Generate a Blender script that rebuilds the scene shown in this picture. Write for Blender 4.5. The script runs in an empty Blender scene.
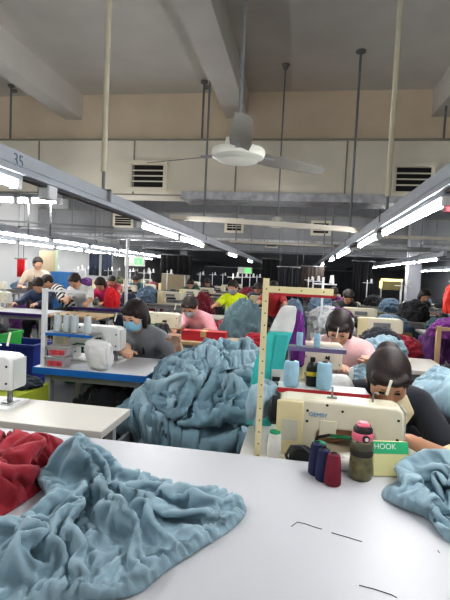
import bpy, bmesh, math, random
import numpy as np
from mathutils import Vector, Matrix, noise
from collections import Counter
C = bpy.context.scene.collection
PI = math.pi
random.seed(7)

# ------------------------------------------------------------------ camera
F, CZ = 450.0, 1.42
def cam_matrix(vx=298, vy=277, roll=2.7):
    yc = Vector(((vx-225)/F, (300-vy)/F, -1)).normalized()
    s, c = math.sin(math.radians(roll)), math.cos(math.radians(roll))
    zc = Vector((s, c, (yc.x*s + yc.y*c)/(-yc.z))).normalized()
    xc = yc.cross(zc)
    return Matrix((xc, yc, zc))          # camera -> world rotation
RW = cam_matrix()
cd = bpy.data.cameras.new('camera'); cam = bpy.data.objects.new('camera', cd); C.objects.link(cam)
cd.sensor_fit = 'HORIZONTAL'; cd.sensor_width = 36; cd.lens = 36.0
cd.clip_start = .05; cd.clip_end = 200
m4 = RW.to_4x4(); m4.translation = (0, 0, CZ); cam.matrix_world = m4
bpy.context.scene.camera = cam

# ------------------------------------------------------------------ materials
def lin(c):
    return tuple(((v/255)/12.92 if v/255 <= .04045 else ((v/255+.055)/1.055)**2.4) for v in c)
MATS = {}
def mat(name, rgb, rough=.6, metal=0, var=.12, scale=6, bump=0, bscale=40, trans=0, emit=None, estr=0, sheen=0, alpha=1, coat=0):
    if name in MATS: return MATS[name]
    m = bpy.data.materials.new(name); m.use_nodes = True
    nt = m.node_tree; b = nt.nodes['Principled BSDF']; L = nt.links
    c = lin(rgb)
    tc = nt.nodes.new('ShaderNodeTexCoord')
    nz = nt.nodes.new('ShaderNodeTexNoise'); nz.inputs['Scale'].default_value = scale; nz.inputs['Detail'].default_value = 4
    L.new(tc.outputs['Object'], nz.inputs['Vector'])
    rp = nt.nodes.new('ShaderNodeValToRGB')
    rp.color_ramp.elements[0].position = .3; rp.color_ramp.elements[1].position = .7
    rp.color_ramp.elements[0].color = tuple(v*(1-var) for v in c)+(1,)
    rp.color_ramp.elements[1].color = tuple(min(1, v*(1+var)) for v in c)+(1,)
    L.new(nz.outputs['Fac'], rp.inputs['Fac']); L.new(rp.outputs['Color'], b.inputs['Base Color'])
    b.inputs['Roughness'].default_value = rough; b.inputs['Metallic'].default_value = metal
    b.inputs['Transmission Weight'].default_value = trans
    b.inputs['Alpha'].default_value = alpha
    if sheen: b.inputs['Sheen Weight'].default_value = sheen
    if coat: b.inputs['Coat Weight'].default_value = coat; b.inputs['Coat Roughness'].default_value = .15
    if bump:
        n2 = nt.nodes.new('ShaderNodeTexNoise'); n2.inputs['Scale'].default_value = bscale; n2.inputs['Detail'].default_value = 3
        L.new(tc.outputs['Object'], n2.inputs['Vector'])
        bp = nt.nodes.new('ShaderNodeBump'); bp.inputs['Strength'].default_value = bump; bp.inputs['Distance'].default_value = .01
        L.new(n2.outputs['Fac'], bp.inputs['Height']); L.new(bp.outputs['Normal'], b.inputs['Normal'])
    if emit:
        b.inputs['Emission Color'].default_value = lin(emit)+(1,); b.inputs['Emission Strength'].default_value = estr
    MATS[name] = m
    return m
def fabric(name, rgb, var=.12, fold=0):
    if name in MATS: return MATS[name]
    m = mat(name, rgb, rough=.85, var=var, scale=14, bump=.1, bscale=150, sheen=.15)
    if fold:                                   # small wrinkles: warped ridged noise driving a second bump
        nt = m.node_tree; L = nt.links; b = nt.nodes['Principled BSDF']
        tc = nt.nodes.new('ShaderNodeTexCoord'); w = nt.nodes.new('ShaderNodeTexNoise'); w.inputs['Scale'].default_value = 5
        L.new(tc.outputs['Object'], w.inputs['Vector'])
        mx = nt.nodes.new('ShaderNodeMix'); mx.data_type = 'VECTOR'; mx.inputs['Factor'].default_value = .22
        L.new(tc.outputs['Object'], mx.inputs['A']); L.new(w.outputs['Color'], mx.inputs['B'])
        mp = nt.nodes.new('ShaderNodeMapping'); mp.inputs['Rotation'].default_value = (.3, .4, .7); mp.inputs['Scale'].default_value = (1, .45, .8)
        L.new(mx.outputs['Result'], mp.inputs['Vector'])
        rn = nt.nodes.new('ShaderNodeTexNoise'); rn.noise_type = 'RIDGED_MULTIFRACTAL'; rn.inputs['Scale'].default_value = 11; rn.inputs['Detail'].default_value = 2.5
        L.new(mp.outputs['Vector'], rn.inputs['Vector'])
        old = b.inputs['Normal'].links[0].from_node
        bp = nt.nodes.new('ShaderNodeBump'); bp.inputs['Strength'].default_value = fold; bp.inputs['Distance'].default_value = .012
        L.new(rn.outputs['Fac'], bp.inputs['Height']); L.new(bp.outputs['Normal'], old.inputs['Normal'])
    return m
def plain(name, rgb, rough=.55, **k):
    return mat(name, rgb, rough=rough, var=.06, **k)

# ------------------------------------------------------------------ objects
def link(o, parent=None):
    C.objects.link(o)
    if parent is not None: o.parent = parent
    return o
def tag(o, label, cat, group=None, kind=None):
    o['label'] = label; o['category'] = cat
    if group: o['group'] = group
    if kind: o['kind'] = kind
    return o
def thing(name, label, cat, loc=(0, 0, 0), rz=0, group=None):
    o = bpy.data.objects.new(name, None); o.empty_display_size = .1
    o.location = loc; o.rotation_euler = (0, 0, rz); link(o)
    return tag(o, label, cat, group)
def mesh_obj(name, me, m=None, parent=None, smooth=False):
    o = bpy.data.objects.new(name, me)
    if m is not None:
        me.materials.clear(); me.materials.append(m)
    if smooth: me.polygons.foreach_set('use_smooth', [True]*len(me.polygons))
    return link(o, parent)
def dup(root, loc=None, rz=None, label=None, group=None, parent=None, recolor=None):
    c = root.copy(); C.objects.link(c)
    if parent is not None: c.parent = parent
    if loc is not None: c.location = loc
    if rz is not None: c.rotation_euler = (0, 0, rz)
    if label: c['label'] = label
    if group: c['group'] = group
    if recolor and c.type == 'MESH':
        base = c.name.split('.')[0]
        if base in recolor:
            c.material_slots[0].link = 'OBJECT'; c.material_slots[0].material = recolor[base]
    for ch in list(root.children):
        dup(ch, parent=c, recolor=recolor)
    return c

class MB:
    def __init__(s): s.v = []; s.f = []; s.sm = []
    def add(s, vs, fs, smooth=False):
        n = len(s.v); s.v += [tuple(v) for v in vs]; s.f += [tuple(i+n for i in f) for f in fs]; s.sm += [smooth]*len(fs); return s
    def box(s, c, d, R=None):
        x, y, z = (q/2 for q in d)
        vs = [Vector(p) for p in [(-x,-y,-z),(x,-y,-z),(x,y,-z),(-x,y,-z),(-x,-y,z),(x,-y,z),(x,y,z),(-x,y,z)]]
        if R is not None: vs = [R @ v for v in vs]
        vs = [v+Vector(c) for v in vs]
        return s.add(vs, [(3,2,1,0),(4,5,6,7),(0,1,5,4),(1,2,6,5),(2,3,7,6),(3,0,4,7)])
    def bb(s, x0, x1, y0, y1, z0, z1): return s.box(((x0+x1)/2,(y0+y1)/2,(z0+z1)/2),(abs(x1-x0),abs(y1-y0),abs(z1-z0)))
    def cyl(s, a, b, ra, rb=None, n=12, cap=True):
        rb = ra if rb is None else rb
        a, b = Vector(a), Vector(b); d = (b-a).normalized()
        u = d.orthogonal().normalized(); w = d.cross(u)
        vs = []
        for p, r in ((a, ra), (b, rb)):
            for i in range(n):
                t = 2*PI*i/n; vs.append(p+u*math.cos(t)*r+w*math.sin(t)*r)
        s.add(vs, [(i, (i+1) % n, n+(i+1) % n, n+i) for i in range(n)], True)
        if cap:
            s.add(vs[:n], [tuple(range(n))[::-1]]); s.add(vs[n:], [tuple(range(n))])
        return s
    def bar(s, a, b, w, h):
        a, b = Vector(a), Vector(b); d = b-a; L = d.length; d.normalize()
        up = Vector((0, 0, 1)) if abs(d.z) < .95 else Vector((0, 1, 0))
        x = d.cross(up).normalized(); z = x.cross(d)
        R = Matrix((x, d, z)).transposed()
        return s.box((a+b)/2, (w, L, h), R)
    def lathe(s, prof, c=(0, 0, 0), n=24, R=None):
        vs = []
        for r, z in prof:
            for i in range(n):
                t = 2*PI*i/n; v = Vector((r*math.cos(t), r*math.sin(t), z))
                if R is not None: v = R @ v
                vs.append(v+Vector(c))
        fs = []
        for j in range(len(prof)-1):
            for i in range(n): fs.append((j*n+i, j*n+(i+1) % n, (j+1)*n+(i+1) % n, (j+1)*n+i))
        s.add(vs, fs, True)
        k = len(prof)-1
        s.add(vs[:n], [tuple(range(n))[::-1]]); s.add(vs[k*n:], [tuple(range(n))])
        return s
    def tube(s, pts, r, n=8):
        pts = [Vector(p) for p in pts]; vs = []
        u = None
        for i, p in enumerate(pts):
            d = (pts[min(i+1, len(pts)-1)]-pts[max(i-1, 0)]).normalized()
            if u is None: u = d.orthogonal().normalized()
            else: u = (u-d*u.dot(d)).normalized()
            w = d.cross(u)
            rr = r[i] if isinstance(r, (list, tuple)) else r
            for k in range(n):
                t = 2*PI*k/n; vs.append(p+u*math.cos(t)*rr+w*math.sin(t)*rr)
        fs = []
        for j in range(len(pts)-1):
            for i in range(n): fs.append((j*n+i, j*n+(i+1) % n, (j+1)*n+(i+1) % n, (j+1)*n+i))
        s.add(vs, fs, True)
        s.add(vs[:n], [tuple(range(n))[::-1]]); s.add(vs[-n:], [tuple(range(n))])
        return s
    def prism(s, poly, y0, y1):          # polygon in x-z extruded along y
        n = len(poly); vs = [(x, y0, z) for x, z in poly]+[(x, y1, z) for x, z in poly]
        return s.add(vs, [tuple(range(n)), tuple(range(2*n-1, n-1, -1))]+[(i, n+i, n+(i+1) % n, (i+1) % n) for i in range(n)])
    def build(s, name, m, parent=None, bevel=0, seg=2):
        me = bpy.data.meshes.new(name); me.from_pydata(s.v, [], s.f); me.update()
        me.polygons.foreach_set('use_smooth', s.sm)
        bm = bmesh.new(); bm.from_mesh(me); bmesh.ops.remove_doubles(bm, verts=bm.verts, dist=1e-5)
        bmesh.ops.recalc_face_normals(bm, faces=bm.faces)
        for e in bm.edges:
            if len(e.link_faces) == 2 and e.calc_face_angle(0) > .7: e.smooth = False
        bm.to_mesh(me); bm.free()
        me.materials.append(m)
        o = bpy.data.objects.new(name, me); link(o, parent)
        if bevel:
            b = o.modifiers.new('bevel', 'BEVEL'); b.width = bevel; b.segments = seg; b.limit_method = 'ANGLE'; b.harden_normals = False
        return o
def struct(name, mb, m, **k):
    o = mb.build(name, m, **k); o['kind'] = 'structure'; return o
def lettering(name, txt, size, m, parent, loc, rot, depth=.0006):
    cu = bpy.data.curves.new(name, 'FONT'); cu.body = txt; cu.size = size; cu.extrude = depth; cu.align_x = 'CENTER'; cu.align_y = 'CENTER'
    t = bpy.data.objects.new(name, cu); C.objects.link(t)
    dg = bpy.context.evaluated_depsgraph_get(); me = bpy.data.meshes.new_from_object(t.evaluated_get(dg))
    bpy.data.objects.remove(t)
    o = mesh_obj(name, me, m, parent); o.location = loc; o.rotation_euler = rot
    return o

# ------------------------------------------------------------------ signed-distance mesher for bodies
def V3(*a): return np.array(a, dtype=np.float32)
def cap(a, b, ra, rb=None, k=.02, sub=False): return ('c', np.array(a, np.float32), np.array(b, np.float32), ra, ra if rb is None else rb, k, sub)
def ell(c, r, R=None, k=.02, sub=False): return ('e', np.array(c, np.float32), np.array(r, np.float32), np.eye(3, dtype=np.float32) if R is None else np.array(R, np.float32), 0, k, sub)
def half(p, n): return ('h', np.array(p, np.float32), np.array(n, np.float32), 0, 0, .004, True)   # removes the side n points to
def sdf_mesh(prims, h):
    lo = np.full(3, 1e9); hi = -lo
    for p in prims:
        if p[6]: continue
        if p[0] == 'c':
            r = max(p[3], p[4]); lo = np.minimum(lo, np.minimum(p[1], p[2])-r); hi = np.maximum(hi, np.maximum(p[1], p[2])+r)
        else:
            r = p[2].max(); lo = np.minimum(lo, p[1]-r); hi = np.maximum(hi, p[1]+r)
    lo -= 3*h; hi += 3*h
    n = np.ceil((hi-lo)/h).astype(int)+1
    ax = [lo[i].astype(np.float32)+h*np.arange(n[i], dtype=np.float32) for i in range(3)]
    f = np.full(n, .2, np.float32)
    for t, A, B, q, s_, k, sub in prims:
        if t == 'h':
            X, Y, Z = np.ix_(*ax)
            d = (X-A[0])*B[0]+(Y-A[1])*B[1]+(Z-A[2])*B[2]
            f = np.maximum(f, d); continue
        if t == 'c': r = max(q, s_); bl = np.minimum(A, B)-r; bh = np.maximum(A, B)+r
        else: r = B.max(); bl = A-r; bh = A+r
        mg = k+3*h
        i0 = np.clip(np.floor((bl-mg-lo)/h).astype(int), 0, n); i1 = np.clip(np.ceil((bh+mg-lo)/h).astype(int)+1, 0, n)
        if (i1 <= i0).any(): continue
        sl = tuple(slice(i0[i], i1[i]) for i in range(3))
        X, Y, Z = np.ix_(*[ax[i][sl[i]] for i in range(3)])
        if t == 'c':
            D = B-A; L2 = float(D@D)+1e-9
            u = np.clip(((X-A[0])*D[0]+(Y-A[1])*D[1]+(Z-A[2])*D[2])/L2, 0, 1)
            d = np.sqrt((X-A[0]-u*D[0])**2+(Y-A[1]-u*D[1])**2+(Z-A[2]-u*D[2])**2)-(q+(s_-q)*u)
        else:
            R = q; P = [(X-A[0])*R[0, i]+(Y-A[1])*R[1, i]+(Z-A[2])*R[2, i] for i in range(3)]
            k0 = np.sqrt(sum((P[i]/B[i])**2 for i in range(3)))
            k1 = np.sqrt(sum((P[i]/B[i]**2)**2 for i in range(3)))+1e-6
            d = k0*(k0-1)/k1
        g = f[sl]
        if sub:
            d = -d; hh = np.maximum(k-np.abs(g-d), 0)/k; f[sl] = np.maximum(g, d)+hh*hh*k/4
        else:
            hh = np.maximum(k-np.abs(g-d), 0)/k; f[sl] = np.minimum(g, d)-hh*hh*k/4
    f[0] = f[-1] = .1; f[:, 0] = f[:, -1] = .1; f[:, :, 0] = f[:, :, -1] = .1
    # surface nets
    cs = n-1; cnt = np.zeros(cs, np.int16); acc = np.zeros(tuple(cs)+(3,), np.float32)
    neg = f < 0
    def win(a, off): return a[off[0]:off[0]+cs[0], off[1]:off[1]+cs[1], off[2]:off[2]+cs[2]]
    for a in range(3):
        o1, o2 = [i for i in range(3) if i != a]
        for b in (0, 1):
            for c in (0, 1):
                p0 = [0, 0, 0]; p0[o1] = b; p0[o2] = c; p1 = list(p0); p1[a] = 1
                cr = win(neg, p0) != win(neg, p1)
                ii = np.nonzero(cr)
                f0 = win(f, p0)[ii]; f1 = win(f, p1)[ii]; t = f0/(f0-f1)
                cnt[ii] += 1
                loc = np.zeros((len(t), 3), np.float32); loc[:, a] = t; loc[:, o1] = b; loc[:, o2] = c
                acc[ii] += loc
    act = cnt > 0; vid = np.full(cs, -1, np.int32); vid[act] = np.arange(act.sum())
    ids = np.argwhere(act)
    verts = (ids+acc[act]/cnt[act][:, None])*h+lo
    faces = []
    for a in range(3):
        b, c = (a+1) % 3, (a+2) % 3
        s0 = [slice(None)]*3; s1 = [slice(None)]*3; s0[a] = slice(0, -1); s1[a] = slice(1, None)
        n0, n1 = neg[tuple(s0)], neg[tuple(s1)]
        e = np.argwhere(n0 != n1); sign = n0[tuple(e.T)]
        def cell(db, dc):
            q = e.copy(); q[:, b] += db; q[:, c] += dc; return vid[tuple(q.T)]
        qd = np.stack([cell(-1, -1), cell(0, -1), cell(0, 0), cell(-1, 0)], 1)
        qd[~sign] = qd[~sign][:, ::-1]
        faces.append(qd)
    faces = np.concatenate(faces)
    me = bpy.data.meshes.new('sdf'); me.from_pydata(verts.tolist(), [], faces.tolist()); me.update()
    me.polygons.foreach_set('use_smooth', [True]*len(me.polygons))
    return me
def sdf_obj(name, prims, h, m, parent):
    me = sdf_mesh(prims, h); me.name = name; me.materials.append(m)
    return link(bpy.data.objects.new(name, me), parent)

# ------------------------------------------------------------------ crumpled cloth (simulated while the script runs)
def smooth_poly(p, n=5):
    out = []; N = len(p)
    for i in range(N):
        a, b, c, d = (Vector(p[(i+j-1) % N]) for j in range(4))
        for k in range(n):
            t = k/n
            out.append(tuple(.5*((2*b)+(c-a)*t+(2*a-5*b+4*c-d)*t*t+(3*b-a-3*c+d)*t**3)))
    return out
def poly_in(p, x, y):
    c = False; j = len(p)-1
    for i in range(len(p)):
        if (p[i][1] > y) != (p[j][1] > y) and x < (p[j][0]-p[i][0])*(y-p[i][1])/(p[j][1]-p[i][1])+p[i][0]: c = not c
        j = i
    return c
def pnear(p, x, y):
    best = (1e9, x, y)
    for i in range(len(p)):
        ax, ay = p[i-1]; bx, by = p[i]; dx, dy = bx-ax, by-ay
        t = max(0, min(1, ((x-ax)*dx+(y-ay)*dy)/(dx*dx+dy*dy+1e-12)))
        d = math.hypot(x-ax-t*dx, y-ay-t*dy)
        if d < best[0]: best = (d, ax+t*dx, ay+t*dy)
    return best
def crumple(poly, zf, h=.011, rise=.07, grow=-.5, frames=36, seed=0, rnd=.02, bend=.3, edge=.12, lift=.004, humps=(), folds=()):
    segs = [(l[i], l[i+1], a, w) for l, a, w in folds for i in range(len(l)-1)]
    if not callable(zf): z0 = zf; zf = lambda x, y: z0
    poly = smooth_poly(poly)
    xs = [p[0] for p in poly]; ys = [p[1] for p in poly]
    nx = int((max(xs)-min(xs))/h)+2; ny = int((max(ys)-min(ys))/h)+2
    V = []; idx = {}
    for j in range(ny):
        for i in range(nx):
            x = min(xs)+i*h; y = min(ys)+j*h
            if poly_in(poly, x, y):
                d, qx, qy = pnear(poly, x, y)
                e = min(1, d/edge); e = e*e*(3-2*e)
                nz = noise.noise(Vector((x*9+seed, y*9, seed*3.1)))
                up = sum(a*math.exp(-((x-cx)**2+(y-cy)**2)/(2*s*s)) for cx, cy, s, a in humps)
                fu = {}
                for (ax, ay), (bx, by), a, w in segs:
                    dx, dy = bx-ax, by-ay; t = max(0, min(1, ((x-ax)*dx+(y-ay)*dy)/(dx*dx+dy*dy)))
                    q = math.hypot(x-ax-t*dx, y-ay-t*dy)/w
                    if q < 3.5: fu[(a, w)] = max(fu.get((a, w), 0), a*math.exp(-q*q/2))
                up += max(fu.values()) if fu else 0
                idx[i, j] = len(V); V.append([x, y, zf(x, y)+lift+e*(rise+rnd*nz+up), qx, qy])
    fc = []
    for (i, j) in idx:
        q = [(i, j), (i+1, j), (i+1, j+1), (i, j+1)]
        if all(k in idx for k in q): fc.append([idx[k] for k in q])
    used = sorted({v for q in fc for v in q}); mp = {v: i for i, v in enumerate(used)}
    fc = [[mp[v] for v in q] for q in fc]; P = [V[v] for v in used]
    ec = Counter()
    for q in fc:
        for k in range(4): ec[tuple(sorted((q[k], q[(k+1) % 4])))] += 1
    bnd = {v for k, c in ec.items() if c == 1 for v in k}
    for v in bnd: P[v][0], P[v][1] = P[v][3], P[v][4]; P[v][2] = zf(P[v][0], P[v][1])+lift*.6
    me = bpy.data.meshes.new('cloth'); me.from_pydata([p[:3] for p in P], [], fc)
    ob = bpy.data.objects.new('cloth', me); C.objects.link(ob)
    vg = ob.vertex_groups.new(name='pin'); vg.add(list(bnd), 1.0, 'REPLACE')
    # temporary collision surface
    x0, x1, y0, y1 = min(xs)-.1, max(xs)+.1, min(ys)-.1, max(ys)+.1; n = 40
    gv = [(x0+(x1-x0)*i/n, y0+(y1-y0)*j/n) for j in range(n+1) for i in range(n+1)]
    pl = bpy.data.meshes.new('p'); pl.from_pydata([(x, y, zf(x, y)) for x, y in gv], [], [(j*(n+1)+i, j*(n+1)+i+1, (j+1)*(n+1)+i+1, (j+1)*(n+1)+i) for j in range(n) for i in range(n)])
    po = bpy.data.objects.new('p', pl); C.objects.link(po)
    po.modifiers.new('c', 'COLLISION'); po.collision.thickness_outer = .003; po.collision.cloth_friction = 20
    m = ob.modifiers.new('cl', 'CLOTH'); s = m.settings
    s.quality = 6; s.mass = .25; s.tension_stiffness = 12; s.compression_stiffness = 12; s.shear_stiffness = 4; s.bending_stiffness = bend
    s.air_damping = 2; s.shrink_min = grow; s.shrink_max = grow
    s.vertex_group_mass = 'pin'; s.pin_stiffness = 1
    c = m.collision_settings; c.use_collision = True; c.distance_min = .003; c.use_self_collision = True; c.self_distance_min = .004; c.collision_quality = 3
    m.point_cache.frame_start = 1; m.point_cache.frame_end = frames
    sc = bpy.context.scene
    for fr in range(1, frames+1): sc.frame_set(fr)
    dg = bpy.context.evaluated_depsgraph_get()
    out = bpy.data.meshes.new_from_object(ob.evaluated_get(dg))
    bpy.data.objects.remove(ob); bpy.data.objects.remove(po); sc.frame_set(1)
    return out
def wrinkle(me, amp, sc=1.0, seed=0.0):
    """refine a simulated cloth and press finer creases into it along its normals"""
    bm = bmesh.new(); bm.from_mesh(me)
    bmesh.ops.subdivide_edges(bm, edges=bm.edges, cuts=1, use_grid_fill=True, smooth=.6)
    bm.normal_update(); S = Vector((seed*3.7, seed*1.3, seed*2.1))
    out = []
    for v in bm.verts:
        p = v.co
        w = noise.noise_vector(p*3.2*sc+S)
        th = 2.6*noise.noise(p*2.1*sc+S*2)+seed
        c, s = math.cos(th), math.sin(th); q = p+w*.09/sc
        a = Vector((c*q.x+s*q.y, (-s*q.x+c*q.y)*.2, q.z*.7))
        n1 = noise.noise(a*17*sc+S); n2 = noise.noise(a*33*sc-S)
        d = math.exp(-(n1/.15)**2)*.7+math.exp(-(n2/.17)**2)*.4-.3-.25*max(0, n1-.3)
        edge = 0 if v.is_boundary else 1
        out.append(v.co+v.normal*amp*d*edge)
    for v, c in zip(bm.verts, out): v.co = c
    bm.to_mesh(me); bm.free(); me.update()
def cloth_obj(name, me, m, label, cat, group=None, kind=None):
    o = mesh_obj(name, me, m, smooth=True); tag(o, label, cat, group, kind)
    so = o.modifiers.new('thickness', 'SOLIDIFY'); so.thickness = .002
    return o
# ================================================================== SETTING
M_ceil = mat('ceiling paint', (222,220,215), rough=.9, var=.05, scale=1.5, bump=.1, bscale=8)
M_beam = mat('beam plaster', (250,235,212), rough=.9, var=.05, scale=2, bump=.1, bscale=10)
M_side = mat('beam side plaster', (220,218,214), rough=.9, var=.05, scale=2)
M_wall = mat('wall paint', (200,200,200), rough=.85, var=.04, scale=1)
M_grey = mat('grey wall', (168,170,176), rough=.85, var=.05, scale=1)
M_floor = mat('floor paint', (58,60,62), rough=.5, var=.2, scale=2)
M_duct = mat('duct panel', (234,229,212), rough=.6, var=.06, scale=1.6)
M_alu = mat('aluminium foil', (198,200,205), rough=.35, metal=.7, var=.25, scale=9, bump=.5, bscale=7)
M_cream = plain('cream enamel', (222,216,192), rough=.4)
M_creamy = plain('yellowed enamel', (226,214,170), rough=.45)
M_whitem = plain('white enamel', (222,224,226), rough=.4)
M_trunk = plain('trunking steel', (176,182,190), rough=.45)
M_dark = plain('dark metal', (44,46,48), rough=.5)
M_steel = plain('steel', (160,162,165), rough=.3, metal=.8)
M_greym = plain('grey metal', (128,130,132), rough=.5)
M_black = plain('black plastic', (18,18,20), rough=.45)
M_tube = mat('lit tube', (255,255,255), emit=(252,252,252), estr=98)
M_ttop = mat('white laminate', (203,204,209), rough=.36, var=.03, scale=1.2)
M_ltop = mat('cream laminate', (214,210,202), rough=.35, var=.05, scale=2)
M_wood = mat('pale wood', (188,160,124), rough=.55, var=.2, scale=5)
M_legs = plain('table frame paint', (168,170,170), rough=.5)

XL, XR, YB, YF, ZC = -8.7, 6.6, -1.2, 30.0, 4.6
struct('floor', MB().bb(XL-.1, XR+.1, YB, YF+.1, -.1, 0), M_floor)
struct('ceiling', MB().bb(XL-.1, XR+.1, YB, YF+.1, ZC, ZC+.1), M_ceil)
struct('wall_left', MB().bb(XL-.1, XL, YB, YF+.1, 0, ZC), M_wall)
struct('wall_right', MB().bb(XR, XR+.1, YB, YF+.1, 0, ZC), M_grey)
struct('wall_far', MB().bb(XL, XR, YF, YF+.1, 0, ZC), M_grey)
n = 1
for x0, x1 in ((-4.45, -4.12), (-1.4, -1.02), (2.02, 2.36), (5.2, 5.5)):
    struct('trim_%d' % n, MB().bb(x0, x1, YB, YF, 4.15, ZC), M_side); n += 1
struct('trim_%d' % n, MB().bb(XL, XR, 8.0, 8.4, 3.62, ZC), M_beam); n += 1
struct('trim_%d' % n, MB().bb(XL, XR, 16.0, 16.4, 3.5, ZC), M_grey); n += 1
struct('trim_%d' % n, MB().bb(XL, XR, 23.0, 23.4, 3.5, ZC), M_grey); n += 1
struct('trim_%d' % n, MB().bb(3.1, 3.45, 13.55, 13.9, 0, ZC), M_grey); n += 1
struct('trim_%d' % n, MB().bb(-5.9, -5.55, 22, 22.35, 0, ZC), M_whitem); n += 1
for k, (y0, y1) in enumerate(((16.3, 18.6), (18.9, 21.0))):       # framed grey panels on the right wall
    w = struct('window_%d' % (k+1), MB().bb(XR-.02, XR, y0, y1, .5, 2.3), plain('panel glass', (176,180,188), rough=.3))
    f = MB(); f.bb(XR-.05, XR, y0-.05, y0, .45, 2.35); f.bb(XR-.05, XR, y1, y1+.05, .45, 2.35); f.bb(XR-.05, XR, y0, y1, 2.3, 2.35); f.bb(XR-.05, XR, y0, y1, .45, .5); f.bb(XR-.045, XR, y0, y1, 1.35, 1.39)
    f.build('window_frame', M_greym, w)

# ------------------------------------------------------------------ air ducts with their grilles
def grille(duct, x0, x1, z0, z1, y):
    fr = MB()
    for a in (0, .045):
        t = .05 if a == 0 else .03; d = .05 if a == 0 else .03
        fr.bb(x0+a, x0+a+t, y-d, y, z0+a, z1-a); fr.bb(x1-a-t, x1-a, y-d, y, z0+a, z1-a)
        fr.bb(x0+a+t, x1-a-t, y-d, y, z1-a-t, z1-a); fr.bb(x0+a+t, x1-a-t, y-d, y, z0+a, z0+a+t)
    g = fr.build('grille', M_duct, duct)
    MB().bb(x0+.08, x1-.08, y-.006, y, z0+.08, z1-.08).build('opening', M_black, g)
    k = 4; hz = (z1-z0-.16)/k
    for i in range(1, k):
        MB().bb(x0+.08, x1-.08, y-.03, y-.008, z0+.08+i*hz-.008, z0+.08+i*hz+.012).build('louvre', M_duct, g)
M_duct2 = mat('grey duct panel', (158,160,164), rough=.6, var=.08, scale=1.6)
def duct(y0, y1, z0, z1, label, grilles, rods, step, bottom):
    m = M_duct if y0 < 10 else M_duct2
    t = thing('air_duct', label, 'duct')
    MB().bb(XL+.02, XR-.02, y0, y1, z0, z1).build('duct_casing', m, t, bevel=.01)
    s = MB(); x = XL+.6
    while x < XR: s.bb(x-.012, x+.012, y0-.012, y0, z0, z1); x += step
    s.bb(XL+.02, XR-.02, y0-.02, y0, z1-.03, z1); s.bb(XL+.02, XR-.02, y0-.012, y0, z0, z0+.02)
    s.build('seam_strip', mat('seam', (150,146,136)), t)
    b = MB(); b.bb(*bottom, y0-.03, y1+.02, z0-.05, z0); b.bb(bottom[0], bottom[1], y0-.035, y0-.01, z0-.02, z0+.08); b.build('foil_underside', M_alu, t)
    for g in grilles: grille(t, *g, y0)
    for x in rods:
        r = MB().cyl((x, y0+.12, z1), (x, y0+.12, ZC), .018, n=8); r.cyl((x, y0+.12, ZC-.03), (x, y0+.12, ZC), .06, n=10); r.box((x+.05, y0+.12, ZC-.1), (.1, .05, .05))
        r.build('hanger_rod', M_greym, t)
    return t
duct(7.4, 7.98, 2.68, 3.62, 'long beige air duct across the room behind the ceiling fan, with foil underside', [(-2.95, -2.25, 2.74, 3.26), (1.34, 2.0, 2.74, 3.26)], (-5.25, -1.72, 2.1), 1.75, (-2.0, XR-.1))
duct(14.0, 14.7, 2.45, 3.3, 'second beige air duct farther back, running low above the rear workrows', [(-6.05, -5.35, 2.75, 3.2), (-2.35, -1.75, 2.7, 3.15), (.3, .9, 2.7, 3.15)], (-5.4, -1.9, 2.3), 2.0, (XL+.1, XR-.1))
duct(21.0, 21.6, 2.5, 3.3, 'third air duct farthest back near the rear of the hall', [(-5.0, -4.3, 2.7, 3.15), (-1.6, -1.0, 2.7, 3.15)], (-3.5, 1.9), 2.0, (XL+.1, XR-.1))

# ------------------------------------------------------------------ light trunking and tubes
def trunk(X, y0, y1, z0, z1, rods, label, w=.075, group=None):
    t = thing('light_trunking', label, 'light rail', (X, y0, 0), 0, group)
    L = y1-y0
    b = MB().bb(-w/2, w/2, 0, L, z0, z1); b.bb(-w/2-.012, w/2+.012, 0, L, z0-.006, z0+.012); b.bb(-w/2-.006, w/2+.006, 0, L, z0+.03, z0+.036)
    b.build('channel', M_trunk, t, bevel=.004)
    MB().bb(-.02, .02, 0, L, z0-.02, z0-.006).build('busbar_slot', M_dark, t)
    for Y, r, m in rods:
        q = MB().cyl((0, Y-y0, z1+.14), (0, Y-y0, ZC), r, n=10); q.cyl((0, Y-y0, ZC-.02), (0, Y-y0, ZC), .07, n=14)
        q.build('hanger_pole', m, t)
        h = MB().cyl((0, Y-y0, z1), (0, Y-y0, z1+.16), .012, n=8)
        h.bb(-w/2-.02, w/2+.02, Y-y0-.015, Y-y0+.015, z1, z1+.012); h.bb(-w/2-.02, -w/2-.012, Y-y0-.015, Y-y0+.015, z0+.03, z1+.012); h.bb(w/2+.012, w/2+.02, Y-y0-.015, Y-y0+.015, z0+.03, z1+.012)
        h.build('hanger_clamp', M_greym, t)
    return t
M_hold = plain('tube holder plastic', (226,228,230), rough=.4)
tube_proto = {}
def tube_light(X, y0, y1, z, label, group=None, rz=0):
    L = round(y1-y0, 2)
    if L in tube_proto:
        o = dup(tube_proto[L], (X, y0, z), rz, label, group); return o
    t = thing('tube_light', label, 'light', (X, y0, z), rz, group)
    MB().cyl((0, .03, 0), (0, L-.03, 0), .0145, n=10).build('tube', M_tube, t)
    MB().bb(-.024, .024, .0, L, .026, .052).build('batten', M_trunk, t)
    for a in (0, L-.04):
        MB().bb(-.024, .024, a, a+.04, -.022, .028).build('tube_holder', M_hold, t, bevel=.006)
    tube_proto[L] = t
    return t
tl = trunk(-1.43, .6, 26, 1.872, 1.975, [(3.12, .021, M_cream), (6.62, .015, M_greym), (10.1, .015, M_greym), (13.5, .015, M_greym)], 'long grey lighting rail hanging over the left sewing row, nearest on the left')
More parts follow.
